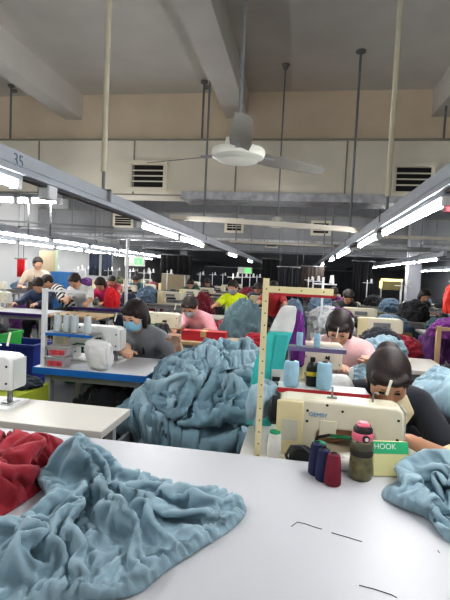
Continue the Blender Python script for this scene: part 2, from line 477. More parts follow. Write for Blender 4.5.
tr = trunk(.69, .4, 26, 1.872, 1.975, [(3.9, .023, M_cream), (6.65, .017, M_greym), (10.1, .015, M_greym), (13.5, .015, M_greym)], 'long grey lighting rail hanging over the seated woman, at the right', group=None)
lettering('marking', '35', .085, plain('blue grey marking', (90,108,122)), tl, (.0385+.0006, 1.46, 1.925), (PI/2, 0, PI/2))
for y0, y1, d in ((.75, 2.12, 'at the left edge, nearest the camera'), (3.88, 5.16, 'under the left rail before the small grille'), (5.24, 6.62, 'under the left rail, ending at the grey rod'), (9.0, 10.3, 'under the left rail, shortest and far away below the duct'), (12.6, 13.9, 'under the left rail, farthest lit one')):
    tube_light(-1.43, y0, y1, 1.815, 'lit white fluorescent tube '+d)
for y0, y1, d in ((.8, 2.2, 'at the right edge, nearest the camera'), (2.32, 3.95, 'second one along the right rail beside the pink-ended holder'), (4.2, 5.5, 'third one along the right rail'), (6.3, 8.4, 'fourth one along the right rail'), (9.0, 10.3, 'fifth one along the right rail'), (12.6, 13.9, 'last one along the right rail')):
    tube_light(.69, y0, y1, 1.815, 'lit white fluorescent tube '+d)
u = MB().bb(-.035, .035, 0, .09, 0, .1).build('tube_starter', M_hold, tl, bevel=.008); u.location = (0, 1.75, 1.79)
u = MB().bb(-.03, .03, 0, .05, 0, .03).build('tube_starter', plain('pink plastic', (236,130,140)), tr, bevel=.006); u.location = (0, 1.84, 1.755)
ORD = ['first', 'second', 'third', 'fourth', 'fifth', 'sixth', 'seventh', 'eighth', 'ninth', 'tenth', 'eleventh', 'twelfth']
for X, y0, n_, z0, nm, rods in ((-4.75, 4.9, 9, 1.9, 'nearer left wall row', (6, 10, 13.3)), (-6.4, 6.3, 8, 1.9, 'outer left row by the white wall', (8, 12, 15.5)), (2.75, 9.6, 6, 1.9, 'right rear row by the pale column', (11, 15.2)), (5.1, 12.4, 5, 1.9, 'outer right row by the grey wall', (13.5, 17))):
    trunk(X, y0-.4, 27, z0+.055, z0+.15, [(Y, .013, M_greym) for Y in rods], 'grey lighting rail carrying the tubes of the '+nm, w=.06)
    for k in range(n_):
        tube_light(X, y0+k*1.62, y0+k*1.62+1.5, z0, 'lit tube, %s from the front in the %s' % (ORD[k], nm))
# two battens on a pipe frame at upper left, and white crossbars between the rails
t = thing('pipe_frame', 'grey pipe frame hanging behind the left lighting rail, carrying two lamps', 'frame', (0, 3.5, 0))
f = MB().bar((-2.55, 0, 2.0), (-1.47, 0, 1.985), .035, .03); f.bar((-2.55, 0, 1.78), (-1.5, 0, 1.75), .015, .015)
f.build('crossbar', M_greym, t)
for x in (-2.26, -2.06): MB().cyl((x, 0, 1.66), (x, 0, 1.99), .0075, n=8).build('drop_pipe', M_greym, t)
tube_light(-1.95, 3.47, 3.47+.42, 1.945, 'short lit lamp on the pipe frame, close to the left rail', rz=PI/2)
tube_light(-2.4+.2, 3.47, 3.47+.42, 1.945, 'short lit lamp on the pipe frame, nearer the left edge', rz=PI/2)
for a, b, w, l in (((-1.47, 5.0, 2.035), (.62, 5.0, 1.95), .055, 'white crossbar pipe spanning the two lighting rails below the fan'),
                ((-4.7, 7.0, 2.04), (-1.5, 7.0, 2.02), .035, 'grey crossbar pipe running left from the left lighting rail'),
                ((-1.4, 9.0, 2.07), (.65, 9.0, 2.05), .04, 'grey crossbar pipe between the rails beyond the white one'),
                ((.72, 6.2, 2.0), (6.5, 6.2, 2.0), .04, 'white crossbar pipe running right from the right lighting rail'),
                ((.72, 9.5, 2.05), (6.5, 9.5, 2.05), .045, 'grey crossbar pipe farther back on the right side'),
                ((-8.6, 11.0, 2.2), (6.5, 11.0, 2.2), .06, 'long grey pipe crossing the whole hall above the rear rows'),
                ((-8.6, 17.0, 2.3), (6.5, 17.0, 2.3), .09, 'thick grey pipe crossing the far part of the hall')):
    tag(MB().bar(a, b, w, w).build('crossbar_pipe', plain('dull white pipe', (186,180,168)) if 'white' in l else M_greym), l, 'pipe')

# ------------------------------------------------------------------ ceiling fans
def fan(loc, R, a0, label, rod):
    t = thing('ceiling_fan', label, 'fan', loc)
    MB().lathe([(.03, .13), (.075, .11), (.085, .075), (.088, .045), (.16, .04), (.165, .02), (.155, -.005), (.11, -.022), (.0, -.026)][::-1], n=32).build('motor_housing', plain('fan enamel', (206,206,196), rough=.35), t)
    MB().lathe([(.118, -.0235), (.122, -.026), (.075, -.036), (.0, -.038)][::-1], n=32).build('hub_cap', plain('fan cap', (222,222,214), rough=.35), t)
    q = MB().cyl((0, 0, .1), (0, 0, ZC-loc[2]), .011, n=8); q.cyl((0, 0, ZC-loc[2]-.08), (0, 0, ZC-loc[2]), .02, .06, n=12); q.cyl((0, 0, .12), (0, 0, .2), .028, .02, n=12)
    q.build('down_rod', M_greym, t)
    for k in range(3):
        a = a0+k*2*PI/3; d = MB()
        prof = [(.17, .045), (.24, .06), (.4, .068), (.6, .062), (.8, .055), (.97, .045), (1.0, .02)]
        vs = []
        for r, w in prof:
            for s in (-1, 1):
                for dz in (-.003, .003):
                    vs.append((r*R, s*w*R/.75, .018+dz-s*w*.28))
        fs = []
        for i in range(len(prof)-1):
            b = i*4; c = b+4
            fs += [(b, c, c+2, b+2), (b+1, b+3, c+3, c+1), (b, b+1, c+1, c), (b+2, c+2, c+3, b+3)]
        fs += [(0, 2, 3, 1), (len(vs)-4, len(vs)-3, len(vs)-1, len(vs)-2)]
        d.add([Matrix.Rotation(a, 3, 'Z') @ Vector(v) for v in vs], fs)
        d.build('blade', plain('fan blade', (122,120,114), rough=.4), t)
        bk = MB().bar((.1, 0, .012), (.3*R+.05, 0, .02), .045, .008); bk.v = [tuple(Matrix.Rotation(a, 3, 'Z') @ Vector(v)) for v in bk.v]
        bk.build('blade_bracket', M_greym, t)
    return t
fan((-.4, 2.75, 2.13), .69, math.radians(-80), 'grey three-blade ceiling fan hanging in the centre in front of the duct', 1)
fan((-.36, 7.0, 2.2), .5, math.radians(100), 'small distant ceiling fan on a thin rod below the duct', 1)
# ================================================================== PEOPLE
SKIN = mat('skin', (196,150,122), rough=.55, var=.05, scale=8)
SKIN2 = mat('light skin', (214,170,144), rough=.55, var=.05, scale=8)
HAIR = mat('dark hair', (40,29,26), rough=.62, var=.4, scale=30, bump=.15, bscale=120)
M_eye = plain('eye', (28,20,18), rough=.2)
M_lip = plain('lips', (150,86,78), rough=.5)
def nv(v): v = np.array(v, float); return v/np.linalg.norm(v)
def person(label, loc, rz, lean=25, head_pitch=35, head_yaw=0, hands=((-.14,.45,.80),(.14,.45,.80)), stand=False, skin=SKIN, hair='bob',
           shirt=None, sleeve=.75, long_sleeve=False, trousers=None, mask=None, apron=None, cuff=None, collar=None, h=.011, elbow_out=.5, group=None, scale=1.0, hip=(0, 0, .52), head_at=None, hands_w=None):
    t = thing('person', label, 'person', loc, rz, group); t.scale = (scale,)*3
    l = math.radians(lean)
    u = np.array([0, math.sin(l), math.cos(l)]); f = np.array([0, math.cos(l), -math.sin(l)]); r = np.array([1., 0, 0])
    P = np.array([hip[0], hip[1], .92 if stand else hip[2]], float)
    RS = np.stack([r, f, u], 1)
    neck0 = P+u*.50+f*.01
    neck = neck0
    hp = math.radians(head_pitch); hy = math.radians(head_yaw)
    hf = np.array([math.sin(hy)*math.cos(hp), math.cos(hy)*math.cos(hp), -math.sin(hp)]); hr = nv(np.cross(hf, [0, 0, 1.])); hu = np.cross(hr, hf)
    RH = np.stack([hr, hf, hu], 1)
    HC = neck+nv(u*.6+hu*.7)*.135+hf*.03
    if head_at is not None:                       # move the hips so that the head comes where it belongs
        dz = max(-.14, min(.14, (head_at[2]-loc[2])/scale-HC[2])); P = P+np.array([0, 0, dz]); neck = neck+np.array([0, 0, dz]); HC = HC+np.array([0, 0, dz])
        c_, s_ = math.cos(rz), math.sin(rz)
        t.location = (head_at[0]-scale*(c_*HC[0]-s_*HC[1]), head_at[1]-scale*(s_*HC[0]+c_*HC[1]), loc[2])
        print('HEAD', label[:30], 'want dz', (head_at[2]-loc[2])/scale-HC[2], tuple(t.location))
    if hands_w is not None:
        c_, s_ = math.cos(-rz), math.sin(-rz); hands = []
        for w in hands_w:
            x, y, z = [(w[i]-t.location[i])/scale for i in range(3)]; hands.append((c_*x-s_*y, s_*x+c_*y, z))
    def H(x, y, z): return HC+hr*x+hf*y+hu*z
    B = [ell(P+u*.02, (.165, .115, .12), RS), ell(P+u*.19, (.135, .1, .15), RS, .05), ell(P+u*.35, (.155, .108, .17), RS, .05),
         cap(P+u*.43-r*.13, P+u*.43+r*.13, .065, k=.06), cap(neck-u*.03, H(0, -.02, -.05), .055, .05, k=.03)]
    S = [ell(P+u*.02, (.18, .13, .13), RS), ell(P+u*.19, (.152, .118, .16), RS, .05), ell(P+u*.35, (.17, .124, .175), RS, .05), cap(P+u*.43-r*.13, P+u*.43+r*.13, .078, k=.06), cap(neck-u*.06, neck-u*.005, .075, .066, k=.03)]
    Tr = [ell(P-u*.0, (.178, .128, .13), RS)]
    wrists = []
    for s, hd in zip((-1, 1), hands):
        sh = P+u*.425+r*s*.175; W = np.array(hd, float)
        a, b = .285, .25; d = W-sh; D = np.linalg.norm(d)
        if D > a+b-.01: W = sh+d/D*(a+b-.01); d = W-sh; D = np.linalg.norm(d)
        x = (a*a-b*b+D*D)/(2*D); hh = math.sqrt(max(a*a-x*x, 0)); e = d/D
        pole = np.array([s*elbow_out, -.25, -1.]); pole = nv(pole-e*pole.dot(e))
        E = sh+e*x+pole*hh
        B += [cap(sh, E, .052, .04, k=.03), cap(E, W, .041, .027, k=.025)]
        S += [cap(sh, sh+(E-sh)*sleeve, .066, .062 if not long_sleeve else .055, k=.03)]
        if long_sleeve: S += [cap(E, E+(W-E)*.92, .054, .038, k=.03)]
        # hand: palm, four fingers of unequal length bent at the knuckles, thumb from the side of the palm
        fd = nv(W-E); side = nv(np.cross(fd, [0, 0, 1.])); nrm = np.cross(side, fd)       # nrm ~ up (back of the hand)
        ks = -s                                                                          # thumb side: inwards
        pc = W+fd*.045
        B += [ell(pc, (.038, .05, .017), np.stack([side, fd, nrm], 1), .015)]
        for i, (o_, L) in enumerate(zip((-.028, -.0095, .0095, .028), (.068, .078, .073, .056) if ks < 0 else (.056, .073, .078, .068))):
            k0 = W+fd*.085+side*o_; k1 = k0+nv(fd*.92-nrm*.35)*L*.5; k2 = k1+nv(fd*.6-nrm*.8)*L*.5
            B += [cap(k0, k1, .0095, .0088, k=.006), cap(k1, k2, .0088, .0072, k=.004)]
        th0 = W+fd*.02+side*ks*.03; th1 = th0+nv(fd*.6+side*ks*.7-nrm*.2)*.04; th2 = th1+nv(fd*.95+side*ks*.1-nrm*.3)*.032
        B += [cap(th0, th1, .0125, .0105, k=.01), cap(th1, th2, .0105, .0085, k=.005)]
        wrists.append((sh, E, W))
    for s in (-1, 1):
        hj = P+r*s*.085-u*.03
        if stand: kn = np.array([s*.1+hip[0], hip[1]+.02, .5]); an = np.array([s*.1+hip[0], hip[1]-.02, .085])
        else: kn = np.array([s*.12+hip[0], hip[1]+.42, .50]); an = np.array([s*.12+hip[0], hip[1]+.36, .085])
        B += [cap(hj, kn, .08, .055, k=.03), cap(kn, an, .054, .036, k=.03), cap(an+np.array([0, -.03, -.045]), an+np.array([0, .15, -.055]), .036, .026, k=.02)]
        Tr += [cap(hj, kn, .096, .068, k=.03), cap(kn, an+np.array([0, 0, .03]), .066, .05, k=.03)]
    # head with brow, nose, cheeks, lips, chin, sockets and ears
    B += [ell(H(0, -.008, .035), (.076, .094, .085), RH, .02), ell(H(0, .018, -.02), (.066, .074, .092), RH, .03), ell(H(0, .045, -.085), (.034, .034, .026), RH, .03),
          cap(H(-.035, .078, .03), H(.035, .078, .03), .014, k=.02), cap(H(0, .09, .022), H(0, .108, -.022), .008, .013, k=.012), cap(H(-.012, .094, -.026), H(.012, .094, -.026), .009, k=.01),
          cap(H(-.016, .087, -.053), H(.016, .087, -.053), .0085, k=.008), ell(H(-.042, .055, -.015), (.028, .028, .026), RH, .02), ell(H(.042, .055, -.015), (.028, .028, .026), RH, .02)]
    for s in (-1, 1):
        B += [ell(H(s*.031, .097, .012), (.017, .012, .011), RH, .012, True), ell(H(s*.079, -.005, -.005), (.011, .022, .032), RH, .01)]
    sdf_obj('body', B, h, skin, t)
    if shirt is not None:
        S.append(half(P-u*.07, -u)); 
        o = sdf_obj('shirt', S, max(h, .009), shirt, t)
    if trousers is not None:
        Tr.append(half(P+np.array([0, 0, .13]), (0, 0, 1.))); sdf_obj('trousers', Tr, max(h, .012), trousers, t)
    if cuff is not None:
        for sh, E, W in wrists:
            a = sh+(E-sh)*(sleeve+.12); q = MB(); d_ = nv(E-sh)
            q.cyl(a, a+d_*.035, .067, .069, n=20, cap=True); q.build('sleeve_cuff', cuff, t)
    if collar is not None:
        for s in (-1, 1):
            c0 = neck+u*.03+r*s*.012+f*.075; c1 = neck+r*s*.088+f*.03+u*.05; c2 = neck+r*s*.125+f*.075-u*.01; c3 = neck+r*s*.075+f*.135-u*.075
            q = MB(); q.add([c0+f*.012, c1+f*.012, c2+f*.014, c3+f*.012, c0, c1, c2, c3], [(0, 1, 2, 3), (7, 6, 5, 4), (0, 4, 5, 1), (1, 5, 6, 2), (2, 6, 7, 3), (3, 7, 4, 0)])
            q.build('collar', collar, t, bevel=.003)
    # hair
    Hr = [ell(H(0, -.016, .04), (.09, .106, .095), RH)]
    if hair in ('bob', 'pony', 'bun'): Hr += [ell(H(0, -.05, -.01), (.084, .06, .09), RH, .03)]
    if hair == 'bob': Hr += [cap(H(-.075, -.01, 0), H(-.07, .0, -.085), .024, .018, k=.03), cap(H(.075, -.01, 0), H(.07, .0, -.085), .024, .018, k=.03), ell(H(0, -.07, -.07), (.075, .035, .07), RH, .03)]
    if hair == 'bun': Hr += [ell(H(0, -.11, .06), (.05, .045, .045), RH, .02), cap(H(-.077, .005, .02), H(-.07, .03, -.05), .013, .006, k=.015), cap(H(.077, .005, .02), H(.07, .03, -.05), .013, .006, k=.015)]
    if hair == 'pony': Hr += [cap(H(0, -.11, .03), H(.01, -.16, -.05), .035, .045, k=.03), cap(H(.01, -.16, -.05), H(.0, -.15, -.2), .045, .02, k=.02), cap(H(-.077, .005, .02), H(-.07, .02, -.045), .013, .006, k=.015)]
    if hair == 'short': Hr += [ell(H(0, -.055, .0), (.078, .05, .07), RH, .03)]
    Hr += [ell(H(0, .125, -.035), (.07, .078, .095), RH, .015, True) if hair != 'short' else ell(H(0, .12, -.035), (.084, .088, .115), RH, .012, True)]
    Hr += [cap(H(-.06, .06, .075), H(-.02, .09, .072), .016, .01, k=.02), cap(H(.06, .055, .075), H(.0, .088, .078), .016, .01, k=.02)]
    sdf_obj('hair', Hr, max(h*.8, .006), HAIR, t)
    if mask is not None:
        K = [ell(H(0, .018, -.03), (.074, .083, .085), RH), ell(H(0, .07, -.035), (.045, .052, .05), RH, .03), half(H(0, 0, .008), hu), half(H(0, 0, -.1), -hu), half(H(0, .03, 0), -hf)]
        mk = sdf_obj('face_mask', K, .006, mask, t)
        for s in (-1, 1):
            MB().tube([H(s*.068, .045, -.015), H(s*.08, .02, -.005), H(s*.084, -.005, .0)], .0025, 6).build('ear_loop', mask, mk)
    if h <= .012:
        for s in (-1, 1):
            q = MB(); q.lathe([(0, -1), (.5, -.86), (.86, -.5), (1, 0), (.86, .5), (.5, .86), (0, 1)], n=12)
            ev = [H(s*.031, .0865, .012)+RH@np.array([v[0]*.0135, v[1]*.006, v[2]*.0055]) for v in q.v]
            q.v = [tuple(v) for v in ev]; q.build('eye', M_eye, t)
            b = MB().tube([H(s*.016, .094, .033), H(s*.033, .091, .038), H(s*.05, .078, .033)], [.002, .0024, .0014], 6); b.build('eyebrow', HAIR, t)
        if mask is None:
            MB().tube([H(-.02, .0915, -.053), H(-.007, .0965, -.0505), H(.007, .0965, -.0505), H(.02, .0915, -.053)], [.003, .005, .005, .003], 8).build('lips', M_lip, t)
    if apron is not None:
        A = [ell(P+u*.05, (.186, .137, .2), RS), ell(P+u*.25, (.16, .127, .17), RS, .05)]
        if stand: A += [cap(P-u*.1, P-u*.38, .16, .17, k=.05)]
        A += [half(P+f*.02, -f), half(P+u*.36, u)]
        ap = sdf_obj('apron', A, .012, apron, t)
        for s in (-1, 1):
            MB().tube([P+u*.35+r*s*.07+f*.118, P+u*.45+r*s*.07+f*.088, P+u*.49+r*s*.075+f*.0], .009, 8).build('apron_strap', apron, ap)
    return t, HC

M_navy = fabric('navy jersey', (30,33,42)); M_pants = fabric('dark trousers', (34,36,42))
M_crm = fabric('cream trim', (226,214,180), var=.05)
person('woman in dark navy polo shirt bowed over the cream sewing machine', (0, 0, 0), PI, lean=40, head_pitch=37, head_yaw=4, head_at=(.405, 2.0, 1.0), hands_w=((.475, 1.86, .79), (.27, 1.95, .775)), hip=(0, 0, .50), hair='bun', shirt=M_navy, sleeve=.72, trousers=M_pants, cuff=M_crm, collar=M_crm, h=.0075, elbow_out=1.5, skin=SKIN)
# ================================================================== SEWING MACHINES AND TABLES
M_mach = plain('machine enamel', (228,222,200), rough=.35, coat=.3)
M_machw = plain('white machine enamel', (226,228,226), rough=.35, coat=.3)
def machine(label, loc, rz, body=None, group=None, detail=True, logo=False):
    body = body or M_mach
    t = thing('sewing_machine', label, 'sewing machine', loc, rz, group)
    MB().bb(-.235, .25, -.09, .09, -.005, .012).build('bed', body, t, bevel=.004)
    pr = [(-.235, .085), (-.235, .21), (-.225, .24), (-.2, .25), (.22, .25), (.242, .243), (.25, .22), (.25, .011), (.1, .011), (.1, .09), (.094, .115), (.078, .13), (-.1, .138), (-.122, .128), (-.13, .105), (-.13, .085)]
    MB().prism(pr, -.06, .06).build('arm', body, t, bevel=.012, seg=3)
    MB().bb(-.241, -.235, -.05, .05, .095, .235).build('face_plate', plain('pale plate', (206,208,204), rough=.35), t, bevel=.003)
    q = MB().cyl((-.18, 0, .012), (-.18, 0, .09), .005, n=8); q.cyl((-.195, .0, .05), (-.195, 0, .09), .006, n=8)
    q.build('needle_bar', M_steel, t)
    q = MB().bb(-.2, -.165, -.02, .025, .012, .018); q.bb(-.2, -.19, -.006, .006, .018, .06); q.build('presser_foot', M_steel, t)
    MB().bb(-.215, -.14, -.045, .045, .0125, .0145).build('needle_plate', M_steel, t)
    R = Matrix.Rotation(PI/2, 3, 'Y')
    MB().lathe([(.02, 0), (.058, .004), (.062, .014), (.062, .03), (.05, .04), (.03, .044), (.0, .045)], (.25, 0, .175), 24, R).build('hand_wheel', M_black, t)
    q = MB().cyl((-.15, -.06, .185), (-.15, -.078, .185), .016, n=14); q.cyl((-.15, -.078, .185), (-.15, -.084, .185), .006, n=8); q.cyl((.0, -.06, .2), (0, -.07, .2), .01, n=10)
    q.build('tension_knob', M_steel, t)
    q = MB().cyl((.04, 0, .25), (.04, 0, .30), .004, n=8); q.bb(.02, .06, -.008, .008, .25, .256); q.build('thread_guide', M_steel, t)
    MB().tube([(-.12, 0, .25), (-.12, 0, .285), (-.128, 0, .292), (-.14, 0, .286)], .0035, 6).build('thread_guide', M_steel, t)
    if detail is None:
        MB().bb(.155, .252, -.075, -.06, .03, .235).build('control_panel', M_creamy, t); MB().bb(.15, .256, .06, .075, .015, .243).build('motor_cover', M_creamy, t); MB().bb(-.1, .085, .06, .064, .15, .2).build('cover_plate', M_greym, t)
    if detail:
        p = MB().bb(.155, .252, -.075, -.06, .03, .235).build('control_panel', M_creamy, t, bevel=.004)
        q = MB().bb(.17, .235, -.077, -.075, .15, .205); q.build('display', M_black, p)
        MB().bb(.15, .256, .06, .075, .015, .243).build('motor_cover', M_creamy, t, bevel=.006)
        MB().bb(.17, .235, .075, .0762, .075, .165).build('rating_sticker', plain('sticker', (206,204,186)), t)
        for x, z in ((.135, .205), (.135, .16), (-.0, .215), (.06, .235), (-.21, .2), (-.21, .12), (.09, .06), (.135, .05)): MB().cyl((x, .06, z), (x, .063, z), .0055, n=10).build('screw', M_dark, t)
        MB().bb(.02, .085, .06, .063, .1, .17).build('cover_plate', body, t, bevel=.0015)
        q = MB().cyl((-.075, .06, .165), (-.075, .082, .165), .009, n=10); q.cyl((-.105, .075, .16), (-.06, .075, .16), .005, n=8); q.cyl((-.1, .072, .15), (-.1, .072, .175), .008, n=8); q.build('lifter_lever', M_black, t)
        q = MB().tube([(.11, .1, .0), (.112, .105, .06), (.09, .108, .115), (.05, .11, .128), (-.08, .11, .126), (-.1, .108, .11), (-.125, .105, .07), (-.135, .1, .03)], .006, 8); q.build('finger_guard', M_black, t)
        MB().bb(-.03, .045, .104, .116, .122, .132).build('guard_clip', plain('green clip', (30,130,80)), t)
        MB().bar((-.17, .0, .285), (-.185, .0, .35), .011, .006).build('thread_post', plain('ivory plastic', (236,232,214)), t, bevel=.002)
    if logo:
        lettering('logo_lettering', 'GEMSY', .024, plain('logo blue', (44,140,190)), t, (.093, .0612, .19), (PI/2, 0, PI), .0008)
    return t
def table(label, loc, rz, w, d, z, m, edge=None, group=None, th=.035, legs=True, inset=.05, name='sewing_table'):
    t = thing(name, label, 'table', loc, rz, group)
    MB().bb(-w/2, w/2, -d/2, d/2, z-th, z).build('tabletop', m, t, bevel=.004)
    if edge is not None:
        q = MB(); e = .006
        q.bb(-w/2-e, w/2+e, -d/2-e, -d/2, z-th-.008, z-.002); q.bb(-w/2-e, w/2+e, d/2, d/2+e, z-th-.008, z-.002); q.bb(-w/2-e, -w/2, -d/2, d/2, z-th-.008, z-.002); q.bb(w/2, w/2+e, -d/2, d/2, z-th-.008, z-.002)
        q.build('edge_band', edge, t)
    for sx in (-1, 1):
        for sy in (-1, 1):
            x, y = sx*(w/2-inset-.02), sy*(d/2-inset-.02)
            MB().bb(x-.02, x+.02, y-.02, y+.02, 0, z-th).build('leg', M_legs, t)
    for y in (d/2-inset-.035, -d/2+inset+.01): MB().bb(-w/2+inset, w/2-inset, y, y+.025, z-th-.06, z-th).build('rail', M_legs, t)
    return t
# foreground
table('long white worktop table filling the foreground', (-.15, .985, 0), 0, 2.5, 1.31, .75, M_ttop, th=.04, name='work_table')
table('pale sewing table under the cream machine of the seated woman', (.43, 1.915, 0), 0, 1.24, .5, .71, M_ltop)
machine('cream sewing machine with blue lettering in front of the bowed woman', (.2, 1.82, .711), PI-.03, logo=True).scale = (.98, 1, .93)
table('white sewing table at the left edge beside the red fabric heap', (-1.42, 1.9, 0), 0, 1.3, .33, .74, M_ltop, name='sewing_table')
machine('cream sewing machine cut off by the left edge of the photo', (-1.52, 1.94, .741), PI, M_machw)

# ------------------------------------------------------------------ thread cones, bottle, box and bits on the white table
def cone(label, loc, m, h=.115, r0=.027, r1=.019, group=None, core=None, rz=0, tip=None):
    t = thing('thread_cone', label, 'thread', loc, rz, group)
    MB().lathe([(r0*.9, .002), (r0, .006), (r0, h*.3), (r1+.003, h*.86), (r1, h*.95), (r1*.75, h*.97)], n=24).build('thread_winding', m, t)
    q = MB().lathe([(r0*.8, 0), (r0*.8, .004), (.012, .006), (.012, h*.98), (.0095, h*1.0), (.0095, h*.9), (.0, h*.9)], n=18); q.build('cone_core', core or M_dark, t)
    if tip is not None: MB().lathe([(r1*.98, h*.95), (r1*.9, h*1.03), (r1*.5, h*1.05), (0, h*1.05)], n=20).build('cone_tip', tip, t)
    return t
def thr(n, c): return mat(n, c, rough=.7, var=.1, scale=30, bump=.35, bscale=300)
M_tblue = thr('pale blue thread', (150,186,204)); M_tnavy = thr('navy thread', (26,34,74)); M_tred = thr('burgundy thread', (120,26,48)); M_twhite = thr('white thread', (232,232,228))
cone('navy thread cone at the left of the three dark cones', (.097, 1.54, .75), M_tnavy, .112, .0265)
cone('navy thread cone in the middle, next to the burgundy cone', (.119, 1.5, .75), M_tnavy, .108, .0265)
cone('burgundy thread cone standing nearest on the white table', (.148, 1.475, .75), M_tred, .105, .0275)
cone('white thread cone with green tip left of the cream machine', (-.055, 1.75, .71), M_twhite, .1, .027, .022, tip=plain('green plastic', (40,150,110)))
cone('black thread cone with green tip behind the navy cones', (.115, 1.69, .71), thr('black thread', (22,22,24)), .095, .027, .022, tip=MATS['green plastic'])
c = cone('small white thread cone lying on its side behind the burgundy cone', (.17, 1.6, .776), M_twhite, .07, .02, .014); c.rotation_euler = (0, PI/2, -.2); c.location.z = .771
# black motor bundle beside the machine
t = thing('motor_cover', 'black plastic belt guard lying against the machine base', 'machine part', (.055, 1.68, .71))
MB().prism([(-.05, 0), (.04, 0), (.055, .02), (.045, .055), (.01, .078), (-.03, .072), (-.052, .05)], -.03, .03).build('casing', M_black, t, bevel=.01)
MB().tube([(-.05, -.02, .02), (-.062, -.03, .05), (-.045, -.03, .085), (-.01, -.03, .09), (.02, -.03, .07)], .006, 8).build('cable', M_dark, t)
# water bottle
t = thing('water_bottle', 'clear olive drinking bottle with pink flip cap on the white table', 'bottle', (.245, 1.55, .75), math.radians(10))
M_btl = mat('bottle plastic', (196,196,168), rough=.1, var=.03, trans=.85)
MB().lathe([(0, .0), (.034, .0), (.039, .006), (.039, .05), (.0365, .07), (.0365, .09), (.039, .108), (.036, .125), (.031, .134), (.031, .14)], n=32).build('bottle_body', M_btl, t)
MB().lathe([(0, .006), (.034, .007), (.0355, .05), (.033, .07), (.033, .082), (0, .082)], n=28).build('tea', mat('tea', (168,156,98), rough=.3, var=.4, scale=40), t)
MB().lathe([(.0368, .082), (.0385, .085), (.0385, .101), (.0368, .104)], n=28).build('grip_band', plain('dark band', (52,50,44)), t)
cp = MB().lathe([(.033, .134), (.0355, .137), (.0355, .156), (.033, .16)], n=28).build('cap', plain('pink cap', (238,120,142), rough=.35), t)
MB().lathe([(.032, .158), (.032, .172), (.026, .18), (.0, .18)], n=24).build('cap_lid', plain('dark cap lid', (46,34,38)), cp)
q = MB().lathe([(.02, .176), (.022, .183), (.016, .193), (.0, .195)], n=20); q.build('flip_button', MATS['pink cap'], cp)
q = MB().lathe([(.011, -.004), (.0125, .003), (.009, .007), (.0, .007)], (0, -.0345, .147), 16, Matrix.Rotation(PI/2, 3, 'X')); q.build('latch', M_black, cp)
q = MB().lathe([(.006, .006), (.0065, .009), (.0, .009)], (0, -.0345, .147), 12, Matrix.Rotation(PI/2, 3, 'X')); q.build('latch_dot', plain('white dot', (230,220,222)), cp)
# box of machine hooks
t = thing('parts_box', 'yellow and green cardboard packet reading HOOK, leaning behind the bottle', 'box', (.352, 1.592, .75), math.radians(12))
Rb = Matrix.Rotation(math.radians(-14), 3, 'X')
MB().box(Rb @ Vector((0, 0, .058)), (.125, .022, .115), Rb).build('carton', plain('pale yellow card', (236,230,172), rough=.6), t, bevel=.001)
MB().box(Rb @ Vector((0, -.0115, .095)), (.1245, .0012, .04), Rb).build('green_band', plain('green print', (64,190,132), rough=.4), t)
lettering('box_lettering', 'HOOK', .026, plain('white print', (240,244,240)), t, Rb @ Vector((-.02, -.0125, .098)), (PI/2-math.radians(14), 0, 0))
# loose threads lying on the white table
M_th = plain('loose thread grey', (70,70,78))
for pts, l in (([(.02,1.19),(.035,1.215),(.055,1.212),(.085,1.2),(.1,1.196)], 'loose dark thread with a kink, middle of the white table'),
               ([(.125,1.185),(.16,1.175),(.2,1.162)], 'short faint thread right of the kinked one on the table'),
               ([(.17,.99),(.2,.985),(.235,.975),(.245,.968)], 'loose dark thread nearest the camera on the table'),
               ([(.385,1.17),(.386,1.16)], 'tiny thread scrap at the right of the white table')):
    tag(MB().tube([(x, y, .7512) for x, y in pts], .0011, 5).build('loose_thread', M_th), l, 'thread')

# thread stand with two pale blue cones behind the machine
t = thing('thread_stand', 'white ledge with red lip behind the cream machine, carrying pale blue cones', 'thread stand', (.1, 1.97, .71))
MB().bb(-.16, .22, -.06, .07, .225, .235).build('ledge', M_machw, t, bevel=.003)
MB().bb(-.16, .22, -.064, -.06, .218, .238).build('lip', plain('red lip', (170,44,52)), t)
q = MB()
for x in (-.14, .2): q.cyl((x, .02, .0), (x, .02, .226), .008, n=8)
q.build('support_rod', M_steel, t)
cone('large pale blue thread cone, left one on the white ledge', (-.005, 1.955, .946), M_tblue, .115, .033, .029)
cone('large pale blue thread cone, right one on the white ledge', (.135, 1.955, .946), M_tblue, .118, .033, .029)
t = thing('oil_bottle', 'black bottle with yellow label between the large blue cones', 'bottle', (.085, 2.0, .946))
MB().lathe([(0, 0), (.024, 0), (.026, .006), (.026, .08), (.02, .098), (.011, .106), (.011, .125), (0, .125)], n=20).build('bottle_body', M_black, t)
MB().lathe([(.0264, .045), (.0268, .047), (.0268, .062), (.0264, .064)], n=20).build('bottle_label', plain('yellow label', (208,190,60)), t)

# slotted angle post and crossbar
t = thing('slotted_angle_frame', 'cream perforated steel post and crossbar beside the cream machine', 'frame', (-.115, 1.672, .71))
q = MB(); q.bb(-.0115, .0115, -.002, .002, 0, .70); q.bb(-.0115, -.008, 0, .024, 0, .70)
q.build('post', M_creamy, t)
q = MB(); q.bb(-.011, .245, -.003, .0, .648, .672); q.bb(-.011, .245, 0, .024, .669, .672); b = q.build('crossbar', M_creamy, t)
q = MB(); z = .03
while z < .7: q.cyl((.002, -.0022, z), (.002, -.0032, z), .003, n=8); z += .045
for x in (.05, .13, .21): q.cyl((x, -.0032, .66), (x, -.0042, .66), .003, n=8)
q.build('slot_hole', plain('slot shade', (92,84,66)), t)
MB().bb(.03, .25, -.002, .002, .638, .648).build('red_strip', MATS['red lip'], t)
